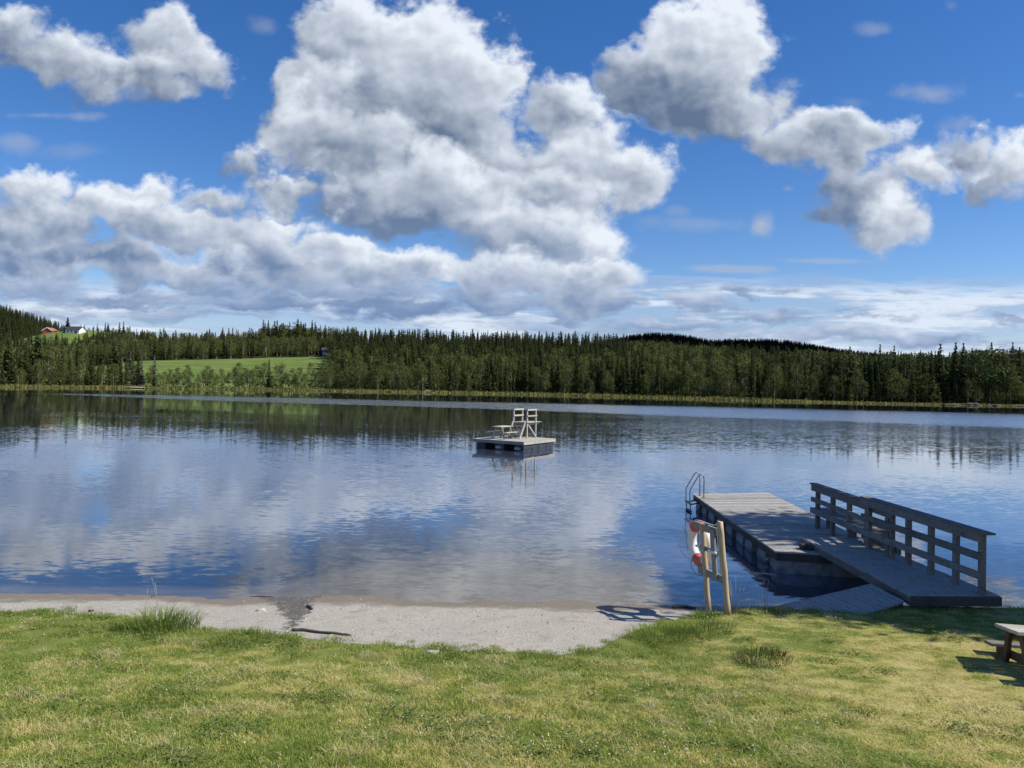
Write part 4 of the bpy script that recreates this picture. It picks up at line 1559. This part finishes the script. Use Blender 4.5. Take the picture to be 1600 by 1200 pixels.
# ------------------------------------------------------------------ tall trees on the right bank whose shade lies on the pier and lawn
SHB = [(leaf_crown(70 + k, 150, 24, .0145, .21, .20, .98, 'oval', .075).mesh('crown', M['shade']), trunk(.92, .016, .004, .015, k, 16, (.25, .85), .18).mesh('trunk', M['birchbark'])) for k in range(2)]
SHD = [(leaf_crown(80 + k, 340, 26, .0165, .21, .16, .98, 'oval', .075).mesh('crown', M['shade']), trunk(.92, .016, .004, .015, k, 16, (.25, .85), .18).mesh('trunk', M['birchbark'])) for k in range(2)]
KIND['thick'] = ('birch_tree', 'birch', SHD)
KIND['shade'] = ('birch_tree', 'birch', SHB)
for i, (x, y, h, fat, lab) in enumerate(((16.9, 16.7, 12.5, .85, 'tall leafy birch on the right bank beside the pier'), (14.6, 13.2, 8.8, .85, 'leafy birch on the right bank beside the gangway'),
                                         (13.6, 11.0, 9.5, 1.2, 'leafy birch on the right bank above the picnic table'), (12.2, 11.7, 6.0, 1.0, 'low leafy birch on the right bank by the water'),
        (13.2, 12.2, 8.2, 1.0, 'dense birch on the right bank between the low one and the pier'), (15.9, 11.8, 11.5, .9, 'tallest birch on the lawn of the right bank'), (12.7, 10.6, 6.5, 1.15, 'low birch nearest the picnic table on the right bank'), (14.9, 10.5, 9.6, 1.1, 'high-crowned birch behind the low one by the picnic table'), (17.2, 15.0, 12.0, .85, 'birch at the back of the right bank'))):
    plant('thick' if y < 11.9 else 'shade', x, y, h, lab, None, fat, z=z_lawn(x, y) - .05)
# ------------------------------------------------------------------ floating pier
def child(mb, name, mats, par):
    """link a mesh given in world coordinates as a part of par (an Empty without rotation)"""
    o = mb.build(name, mats)
    o.parent = par
    off = Vector((0, 0, 0))
    q = par
    while q is not None:
        off += q.location
        q = q.parent
    o.matrix_parent_inverse = Matrix.Translation(-off) if par.parent is None and par.type == 'EMPTY' else Matrix()
    return o


NL, FL, FR, NR = Vector((5.38, 15.5, 0)), Vector((5.56, 23.4, 0)), Vector((8.06, 23.95, 0)), Vector((7.72, 15.05, 0))
DZ = 0.45


def pl(t, dz=0.0, inset=0.0):
    return NL.lerp(FL, t) + Vector((inset, 0, dz))


def pr(t, dz=0.0, inset=0.0):
    return NR.lerp(FR, t) + Vector((-inset, 0, dz))


pier = thing('floating_pier', 'long grey floating pier with ladder, bench and railing, partly in tree shade', 'pier', (6.5, 19, 0))
mb = MB()
N = 62
for i in range(N):
    t0, t1 = i / N, (i + 1) / N - .0011
    j = [rnd.uniform(-.006, .006) for _ in range(2)]
    a, b, c, d = pl(t0), pr(t0), pr(t1), pl(t1)
    a.x += j[0]; d.x += j[0]; b.x += j[1]; c.x += j[1]
    dz = rnd.uniform(-.002, .002)
    mb.hexa([q + Vector((0, 0, DZ - .035 + dz)) for q in (a, b, c, d)] + [q + Vector((0, 0, DZ + dz)) for q in (a, b, c, d)], rnd.random())
child(mb, 'deck', M['deck'], pier)
for nm, ends in (('edge_beam', ((pl(0, .335, .05), pl(1, .335, .05)),)), ('edge_beam', ((pr(0, .335, .05), pr(1, .335, .05)),)),
                 ('end_beam', ((pl(0, .335, .09) + Vector((0, .04, 0)), pr(0, .335, .09) + Vector((0, .04, 0))),)), ('end_beam', ((pl(1, .335, .09) - Vector((0, .04, 0)), pr(1, .335, .09) - Vector((0, .04, 0))),))):
    mb = MB()
    for a, b in ends:
        n_ = 3 if (a - b).length > 5 else 1
        for k in range(n_):
            mb.beam(a.lerp(b, k / n_), a.lerp(b, (k + .998) / n_), .05, .15)
    child(mb, nm, M['fascia'], pier)
mb = MB()
for k in range(1, 5):
    x = k / 5
    mb.beam(NL.lerp(NR, x) + Vector((0, .1, .34)), FL.lerp(FR, x) + Vector((0, -.1, .34)), .05, .14)
child(mb, 'joist', M['fascia'], pier)
for y0, y1 in ((15.55, 16.02), (16.4, 16.95), (17.4, 17.92), (18.12, 18.68), (19.1, 19.65), (20.05, 20.6), (20.95, 21.6), (21.9, 22.4), (22.75, 23.2)):
    mb = MB()
    t0, t1 = (y0 - 15.5) / 7.9, (y1 - 15.5) / 7.9
    a, b, c, d = pl(t0, 0, .06), pr(t0, 0, .1), pr(t1, 0, .1), pl(t1, 0, .06)
    lo = [q + Vector((0, 0, -.28)) for q in (a, b, c, d)]
    cen = (a + b + c + d) / 4
    sh = lambda q, k: q.lerp(Vector((cen.x, cen.y, q.z)), k)
    mb.hexa([sh(q, .10) for q in lo] + [q + Vector((0, 0, .06)) for q in (a, b, c, d)])
    mb.hexa([q + Vector((0, 0, .062)) for q in (a, b, c, d)] + [sh(q, .03) + Vector((0, 0, .258)) for q in (a, b, c, d)])
    child(mb, 'float', M['concrete'], pier)

# ladder at the far left corner
lad = thing('swim_ladder', None, None, (0, 0, 0)); lad.parent = pier; lad.matrix_parent_inverse = Matrix.Translation(-pier.location)
for yb in (22.62, 23.12):
    mb = MB()
    q = [(5.71, yb, .45), (5.71, yb, .98), (5.70, yb, 1.07), (5.665, yb, 1.125), (5.61, yb, 1.14), (5.56, yb, 1.11), (5.52, yb, 1.05), (5.32, yb, .70), (5.30, yb, .63), (5.30, yb, .30), (5.35, yb, -.15), (5.36, yb, -.7)]
    mb.tube(q, .017, 8)
    mb.box((5.71, yb, .456), (.05, 0, 0), (0, .05, 0), (0, 0, .005))
    child(mb, 'handrail', M['steel'], lad)
for z in (.28, .03, -.22):
    mb = MB()
    x = interp(z, [(-.15, 5.35), (.30, 5.30)])
    mb.box((x, 22.87, z), (.045, 0, 0), (0, .25, 0), (0, 0, .014))
    child(mb, 'rung', M['rust'], lad)
mb = MB()
for yb in (22.62, 23.12):
    mb.tube([(5.31, yb, .24), (5.6, yb, .30)], .02, 6)
child(mb, 'bracket', M['rust'], lad)

# railing and bench along the right side
RX = lambda y: 7.27 + (18.1 - y) * .005
rail = thing('railing', None, None, (0, 0, 0)); rail.parent = pier; rail.matrix_parent_inverse = Matrix.Translation(-pier.location)
for y in (18.12, 17.28, 16.45, 15.62, 14.62):
    mb = MB()
    mb.beam((RX(y), y, DZ - (0 if y > 15.2 else .25)), (RX(y), y, DZ + 1.0), .095, .095, side=(1, 0, 0))
    child(mb, 'post', M['rail'], rail)
for nm, z, hh, off in (('top_rail', DZ + .935, .14, -.075), ('middle_rail', DZ + .66, .105, -.075), ('low_rail', DZ + .25, .10, .075)):
    mb = MB()
    ya = 18.3 if nm != 'low_rail' else 16.0
    mb.beam((RX(ya) + off, ya, z), (RX(14.45) + off, 14.45, z), .045, hh)
    child(mb, nm, M['rail'], rail)
mb = MB()
mb.beam((RX(18.38) - .02, 18.38, DZ + 1.023), (RX(14.38) - .02, 14.38, DZ + 1.023), .17, .032)
child(mb, 'cap_board', M['rail'], rail)
bench = thing('bench', None, None, (0, 0, 0)); bench.parent = pier; bench.matrix_parent_inverse = Matrix.Translation(-pier.location)
mb = MB()
for k in range(3):
    x = .0 + .122 * k
    mb.beam((RX(18.3) + x, 18.3, DZ + .44), (RX(15.5) + x, 15.5, DZ + .44), .116, .036)
child(mb, 'seat', M['rail'], bench)
mb = MB()
mb.beam((RX(18.34) - .078, 18.34, DZ + .395), (RX(15.46) - .078, 15.46, DZ + .395), .036, .135)
child(mb, 'front_board', M['rail'], bench)
for y in (18.15, 16.8):
    mb = MB()
    mb.beam((RX(y) + .27, y, DZ), (RX(y) + .27, y, DZ + .42), .09, .09, side=(1, 0, 0))
    child(mb, 'leg', M['rail'], bench)
mb = MB()
mb.box((RX(15.5) + .14, 15.5, DZ + .21), (.19, 0, 0), (0, .022, 0), (0, 0, .21))
child(mb, 'end_panel', M['rail'], bench)

# ------------------------------------------------------------------ gangway from the shore
gang = thing('gangway', 'weathered plank gangway with a three-board railing leading from the lawn to the pier', 'gangway', (6.9, 14, 0))
GA, GB = Vector((6.16, 16.25, .605)), Vector((6.385, 12.18, .505))
WID = 1.30


def gp_(t, u, dz=0.0):
    return GA.lerp(GB, t) + Vector((WID * u * lerp(.93, 1.13, t), .06 * u, dz))


mb = MB()
N = 33
for i in range(N):
    t0, t1 = i / N, (i + 1) / N - .0024
    o0, o1 = rnd.uniform(-.006, .006), rnd.uniform(-.006, .006)
    q = [gp_(t0, 0 + o0), gp_(t1, 0 + o0), gp_(t1, 1 + o1), gp_(t0, 1 + o1)]
    dz = rnd.uniform(-.002, .002)
    mb.hexa([p + Vector((0, 0, -.035 + dz)) for p in q] + [p + Vector((0, 0, dz)) for p in q])
child(mb, 'deck', M['deck'], gang)
for u in (.03, .5, .97):
    mb = MB()
    mb.beam(gp_(.005, u, -.035 - .072), gp_(.995, u, -.035 - .072), .05, .142)
    child(mb, 'stringer', M['rail'], gang)
mb = MB()
mb.beam(gp_(1.003, 0, -.09), gp_(1.003, 1, -.09), .045, .15, side=(0, 1, 0))
child(mb, 'end_board', M['fascia'], gang)
mb = MB()
mb.box((6.05, 15.75, .50), (.06, 0, 0), (0, .10, 0), (0, 0, .05))
mb.box((6.11, 15.72, .56), (.02, 0, 0), (0, .05, 0), (0, 0, .03))
mb.tube([(5.98, 15.62, .47), (6.2, 15.62, .47)], .018, 8)
child(mb, 'hinge', M['rust'], gang)
GX = lambda y: 7.16 + .138 * (15.3 - y)
GZ = lambda y: lerp(.505, .605, (y - 12.18) / 4.07)
grail = thing('railing', None, None, (0, 0, 0)); grail.parent = gang; grail.matrix_parent_inverse = Matrix.Translation(-gang.location)
for y in (15.28, 14.68, 14.08, 13.47, 12.86, 12.28):
    mb = MB()
    mb.beam((GX(y), y, GZ(y) - .05), (GX(y) - .01, y, GZ(y) + .985), .092, .092, side=(1, .1, 0))
    child(mb, 'post', M['rail'], grail)
for nm, z, hh in (('top_rail', .915, .14), ('middle_rail', .62, .12), ('low_rail', .315, .12)):
    mb = MB()
    mb.beam((GX(15.42) - .072, 15.42, GZ(15.42) + z), (GX(12.22) - .072, 12.22, GZ(12.22) + z), .045, hh)
    child(mb, nm, M['rail'], grail)
mb = MB()
mb.beam((GX(15.46) + .0, 15.46, GZ(15.46) + 1.002), (GX(12.12) + .0, 12.12, GZ(12.12) + 1.002), .185, .032)
child(mb, 'cap_board', M['rail'], grail)

# ------------------------------------------------------------------ boardwalk along the shore
bw = thing('boardwalk', 'low grey plank boardwalk lying along the shore beside the gangway', 'boardwalk', (5.3, 12.2, 0))
BFR, BFL = Vector((6.20, 13.12, .44)), Vector((3.95, 12.05, .27))
BNR, BNL = Vector((6.33, 12.25, .40)), Vector((4.45, 11.15, .24))
mb = MB()
N = 17
for i in range(N):
    t0, t1 = i / N, (i + 1) / N - .006
    q = [BFL.lerp(BFR, t0), BNL.lerp(BNR, t0), BNL.lerp(BNR, t1), BFL.lerp(BFR, t1)]
    dz = Vector((0, 0, rnd.uniform(-.003, .003)))
    mb.hexa([p + dz - Vector((0, 0, .04)) for p in q] + [p + dz for p in q])
child(mb, 'deck', M['deck'], bw)
for a, b in ((BFL, BFR), (BNL, BNR)):
    mb = MB()
    c = (BFL + BFR + BNL + BNR) / 4
    dn = (c - (a + b) / 2).normalized() * .06
    mb.beam(a + dn - Vector((0, 0, .13)), b + dn - Vector((0, 0, .13)), .06, .17)
    child(mb, 'edge_beam', M['fascia'], bw)
for t in (.05, .5, .95):
    mb = MB()
    p = BFL.lerp(BFR, t) + Vector((.05, -.08, 0))
    mb.beam(p + Vector((0, 0, -.7)), p + Vector((0, 0, -.05)), .10, .10, side=(1, 0, 0))
    child(mb, 'pile', M['fascia'], bw)

# ------------------------------------------------------------------ swimming raft
RC = Vector((.69, 41.2, 0))
E2 = Vector((math.cos(R(57)), math.sin(R(57)), 0))
E1 = Vector((math.cos(R(147)), math.sin(R(147)), 0))
RZ = .53
rp = lambda a, b, z=0.0: RC + E2 * a + E1 * b + Vector((0, 0, z))
raft = thing('swimming_raft', 'square wooden swimming raft floating on dark pontoons out in the lake', 'raft', rp(1.7, 1.7))
mb = MB()
N = 24
for i in range(N):
    a0, a1 = 3.45 * i / N, 3.45 * (i + 1) / N - .008
    o0 = rnd.uniform(-.012, .012)
    q = [rp(a0, o0), rp(a1, o0), rp(a1, 3.4 + o0), rp(a0, 3.4 + o0)]
    mb.hexa([p + Vector((0, 0, RZ - .04)) for p in q] + [p + Vector((0, 0, RZ)) for p in q])
child(mb, 'deck', M['raft'], raft)
for a, b in ((rp(.03, .0), rp(.03, 3.4)), (rp(.0, .03), rp(3.45, .03)), (rp(3.42, 0), rp(3.42, 3.4)), (rp(0, 3.37), rp(3.45, 3.37))):
    mb = MB()
    n_ = 3
    for k in range(n_):
        mb.beam(a.lerp(b, k / n_) + Vector((0, 0, RZ - .11)), a.lerp(b, (k + .985) / n_) + Vector((0, 0, RZ - .11)), .05, .135)
    child(mb, 'fascia', M['raft'], raft)
for k, (b0, b1) in enumerate(((.08, .68), (1.35, 1.95), (2.6, 3.2))):
    mb = MB()
    segs = 4
    for i in range(segs):
        a0, a1 = .12 + 3.2 * i / segs, .12 + 3.2 * (i + 1) / segs - .05
        for (g0, g1, z0, z1) in ((0, 0, -.18, .30),):
            q = [rp(a0, b0), rp(a1, b0), rp(a1, b1), rp(a0, b1)]
            mb.hexa([p + Vector((0, 0, z0)) for p in q] + [p + Vector((0, 0, z1)) for p in q])
        q = [rp(a0 + .08, b0 - .02), rp(a1 - .08, b0 - .02), rp(a1 - .08, b1 + .02), rp(a0 + .08, b1 + .02)]
        mb.hexa([p + Vector((0, 0, .10)) for p in q] + [p + Vector((0, 0, .14)) for p in q])
    mb.beam(rp(.1, (b0 + b1) / 2, .31), rp(3.35, (b0 + b1) / 2, .31), .5, .03)
    po = child(mb, 'pontoon', M['plastic'], raft)
    if k < 2:
        eb = MB()
        c = rp(.10, (b0 + b1) / 2 + (.05 if k else .1), .13)
        n = len(eb.v)
        K = 14
        for s_, rr in ((0, 1.0), (.05, .8)):
            for j in range(K):
                an = 6.283 * j / K
                eb.v.append(tuple(c - E2 * s_ + E1 * (.22 * rr * math.cos(an)) + Vector((0, 0, .085 * rr * math.sin(an)))))
        for j in range(K):
            eb.face((n + j, n + (j + 1) % K, n + K + (j + 1) % K, n + K + j))
        eb.face([n + K + j for j in range(K)])
        child(eb, 'end_cap', M['endcap'], po)

tw = thing('diving_tower', 'small wooden diving tower with steps and two railing frames on the raft', 'diving tower', rp(2.8, 1.7, RZ))
SEC = .085
for b in (1.25, 2.17):
    for a in (2.3, 3.25):
        mb = MB()
        mb.beam(rp(a, b, RZ), rp(a, b, RZ + 1.66), SEC, SEC, side=E1)
        child(mb, 'post', M['raft'], tw)
    for nm, z in (('top_rail', 1.62), ('middle_rail', 1.27)):
        mb = MB()
        mb.beam(rp(2.25, b - .06, RZ + z), rp(3.3, b - .06, RZ + z), .04, .09)
        child(mb, nm, M['raft'], tw)
mb = MB()
for k in range(7):
    b = 1.2 + .145 * k
    mb.beam(rp(2.2, b + .02, RZ + .90), rp(3.75, b + .02, RZ + .90), .13, .035)
child(mb, 'platform', M['raft'], tw)
for b in (1.25, 2.17):
    mb = MB()
    mb.beam(rp(2.2, b + .065, RZ + .80), rp(3.6, b + .065, RZ + .80), .045, .10)
    child(mb, 'beam', M['raft'], tw)
    mb = MB()
    mb.beam(rp(2.36, b - .065, RZ + .76), rp(3.2, b - .065, RZ + .05), .04, .09)
    child(mb, 'brace', M['raft'], tw)
for b in (1.3, 2.12):
    mb = MB()
    mb.beam(rp(2.2, b, RZ + .92), rp(1.62, b, RZ), .05, .13)
    child(mb, 'stair_stringer', M['raft'], tw)
for k in range(3):
    mb = MB()
    t = (k + 1) / 4
    mb.beam(rp(lerp(1.62, 2.2, t), 1.27, RZ + .92 * t), rp(lerp(1.62, 2.2, t), 2.15, RZ + .92 * t), .17, .04)
    child(mb, 'step', M['raft'], tw)


def picnic(name, label, origin, a, b, n, L_, Wd, H, hs_, spread, seat_off, matt, matl, planks=5, end_in=.22):
    """picnic table: tabletop centre line along a, width along b; origin is on the ground under the middle"""
    o = thing(name, label, 'picnic table', origin)
    P = lambda u, v, w: Vector(origin) + a * u + b * v + n * w
    mb = MB()
    pw = Wd / planks
    for k in range(planks):
        v = -Wd / 2 + pw * (k + .5)
        e = rnd.uniform(-.008, .008)
        mb.beam(P(-L_ / 2 + e, v, H - .02), P(L_ / 2 + e, v, H - .02), pw - .008, .04, side=b)
    child(mb, 'tabletop', matt, o)
    for s in (-1, 1):
        mb = MB()
        for k in range(2):
            v = s * (seat_off + (k - .5) * .125)
            mb.beam(P(-L_ / 2, v, hs_ - .02), P(L_ / 2, v, hs_ - .02), .118, .038, side=b)
        child(mb, 'seat', matt if matl is matt else M['rail'], o)
    for e in (-1, 1):
        u = e * (L_ / 2 - end_in)
        for s in (-1, 1):
            mb = MB()
            mb.beam(P(u, s * .17, H - .045), P(u, s * spread, -.03), .045, .10, side=a)
            child(mb, 'leg', matl, o)
        mb = MB()
        mb.beam(P(u - e * .05, -seat_off - .11, hs_ - .09), P(u - e * .05, seat_off + .11, hs_ - .09), .045, .095, side=a)
        child(mb, 'crossbeam', matl, o)
        mb = MB()
        mb.beam(P(u - e * .05, -Wd / 2 + .04, H - .085), P(u - e * .05, Wd / 2 - .04, H - .085), .045, .085, side=a)
        child(mb, 'batten', matl, o)
    return o


picnic('picnic_table', 'small weathered picnic table standing on the swimming raft', rp(1.12, 2.12, RZ), E2, -E1, Vector((0, 0, 1)), 1.25, .62, .71, .40, .42, .56, M['raft'], M['raft'])

# near picnic table at the right edge, on the slope
P1, P2 = aty(1555, 973.5, 9.35), aty(1589.5, 987, 8.72)
bb = (P1 - P2).normalized()
aa = Vector((.978, -.20, 0)); aa = (aa - bb * aa.dot(bb)).normalized()
nn = aa.cross(bb).normalized()
WT = (P1 - P2).length
LT, HT = 1.9, .66
org = (P1 + P2) / 2 + aa * LT / 2 - nn * HT
picnic('picnic_table', 'picnic table with dark brown legs on the lawn in front of the gangway', org, aa, bb, nn, LT, WT, HT, .40, .44, .60, M['table'], M['tableleg'], 5, .10)

# ------------------------------------------------------------------ lifebuoy on its stand
st = thing('lifebuoy_stand', 'stand of two round leaning wooden posts with grey cross boards at the beach', 'stand', aty(1118, 950, 11.9))
PA0, PA1 = aty(1107.5, 962, 12.05), aty(1097, 818.5, 12.05)
PB0, PB1 = aty(1138.5, 970, 11.56), aty(1125, 815.5, 11.56)
for a, b in ((PA0, PA1), (PB0, PB1)):
    mb = MB()
    Q = [a.lerp(b, i / 8) + Vector((.004 * math.sin(i * 2.1), 0, 0)) for i in range(9)] + [b + (b - a).normalized() * .008]
    mb.tube(Q, [.044 + .002 * math.sin(i * 1.7) for i in range(9)] + [.036], 16)
    child(mb, 'post', M['post'], st)
PD = (PB0 - PA0); PD.z = 0; PD.normalize()
NV = Vector((PD.y, -PD.x, 0)).normalized()
if NV.x > 0:
    NV = -NV                                   # the side towards the water
UPV = (PA1 - PA0).normalized()
PM = lambda t: PA0.lerp(PA1, t).lerp(PB0.lerp(PB1, t), .5)
for t, hh in ((.925, .115), (.44, .12)):
    mb = MB()
    c = PM(t) - PD * .09
    mb.box(c, PD * .36, NV * .018, UPV * hh / 2)
    child(mb, 'cross_board', M['board'], st)
mb = MB()
mb.box((PM(.925) + PM(.44)) / 2 + NV * .03 + PD * .06, PD * .055, NV * .014, UPV * .38)
mb.box((PM(.925) + PM(.44)) / 2 + NV * .004 - PD * .08 + UPV * .03, PD * .26, NV * .012, UPV * .035)
child(mb, 'backing_board', M['board'], st)
mb = MB()
cpt = (PM(.925) + PM(.44)) / 2 + UPV * .03
mb.tube([cpt + NV * .05 - PD * .05, cpt + NV * .04 + PD * .16], .022, 8)
mb.tube([cpt + NV * .03 - PD * .30, cpt + NV * .03 - PD * .42], .022, 8)
child(mb, 'hook', M['white'], st)

RCN = aty(1093.5, 850, 12.42)
PDR = Vector((.235, -.972, 0)).normalized()
NVR = Vector((-PDR.y, PDR.x, 0)) * -1
if NVR.x > 0:
    NVR = -NVR
UPR = (UPV - PDR * UPV.dot(PDR)).normalized()
NVR = PDR.cross(UPR)
if NVR.x > 0:
    NVR = -NVR
lb = thing('lifebuoy', 'white lifebuoy with red bands hanging on the wooden stand by the water', 'lifebuoy', RCN)
RMAJ, RT1, RT2 = .290, .095, .080


def torus_part(a0, a1, n, grow=0.0, k=16):
    mb = MB()
    for i in range(n + 1):
        a = a0 + (a1 - a0) * i / n
        d = UPR * math.cos(a) + PDR * math.sin(a)
        for j in range(k):
            q = 6.28318 * j / k
            mb.v.append(tuple(RCN + d * (RMAJ + (RT1 + grow) * math.cos(q)) + NVR * (RT2 + grow) * math.sin(q)))
    for i in range(n):
        for j in range(k):
            j2 = (j + 1) % k
            mb.face((i * k + j, i * k + j2, (i + 1) * k + j2, (i + 1) * k + j), sm=True)
    if a1 - a0 < 6.2:
        mb.face([k - 1 - j for j in range(k)]); mb.face([n * k + j for j in range(k)])
    return mb


child(torus_part(0, 2 * math.pi, 64), 'ring', M['white'], lb)
for a in (0, math.pi):
    child(torus_part(a - .55, a + .55, 16, .004), 'red_band', M['red'], lb)
mb = MB()
rp_ = [RCN + UPR * .33 - PDR * .16 + NVR * .07]
side_l = -PDR + NVR * .55
side_l.normalize()
for t, w, dz in ((.12, .12, .24), (.3, .22, .08), (.5, .25, -.10), (.7, .2, -.2), (.85, .1, -.27), (1, .02, -.29)):
    rp_.append(RCN + side_l * (.16 + w) + UPR * dz)
# smooth the rope
def smooth_pts(P, it=3):
    for _ in range(it):
        Q = [P[0]]
        for a, b in zip(P, P[1:]):
            Q += [a.lerp(b, .25), a.lerp(b, .75)]
        Q.append(P[-1])
        P = Q
    return P
mb.tube(smooth_pts(rp_), .0085, 6)
top_r = [rp_[0], RCN + UPV * .40 - PD * .02 + NV * .0, PB1.lerp(PB0, .055) - PD * .11 + NV * .05, PB1.lerp(PB0, .02) - PD * .05 + NV * .01, PB1.lerp(PB0, .1) - PD * .055 + NV * .03,
         PB1.lerp(PB0, .5) - PD * .05 + NV * .03, PB1.lerp(PB0, .56) - PD * .07 + NV * .04]
mb.tube(smooth_pts(top_r), .0085, 6)
child(mb, 'rope', M['rope'], lb)
mb = MB()
lo = [RCN - UPR * .26 - PDR * .26, RCN - UPR * .42 - PDR * .30 + NVR * .06, RCN - UPR * .56 - PDR * .14, RCN - UPR * .50 + PDR * .05]
mb.tube(smooth_pts(lo), .005, 6)
child(mb, 'cord', M['darkrope'], lb)
mb = MB()
for k in range(6):                             # raised print along the left arc
    a = -1.571 + (k - 2.5) * .16
    d = UPR * math.cos(a) + PDR * math.sin(a)
    tg = -UPR * math.sin(a) + PDR * math.cos(a)
    c = RCN + d * (RMAJ + .012) + NVR * (RT2 + .002)
    Q = [c + d * .022 * math.sin(q * 1.1) * (1 if k % 2 else -1) + tg * (.018 * math.cos(q * .8 + k)) for q in range(6)]
    mb.tube(Q, .0045, 5)
child(mb, 'lettering', M['letter'], lb)
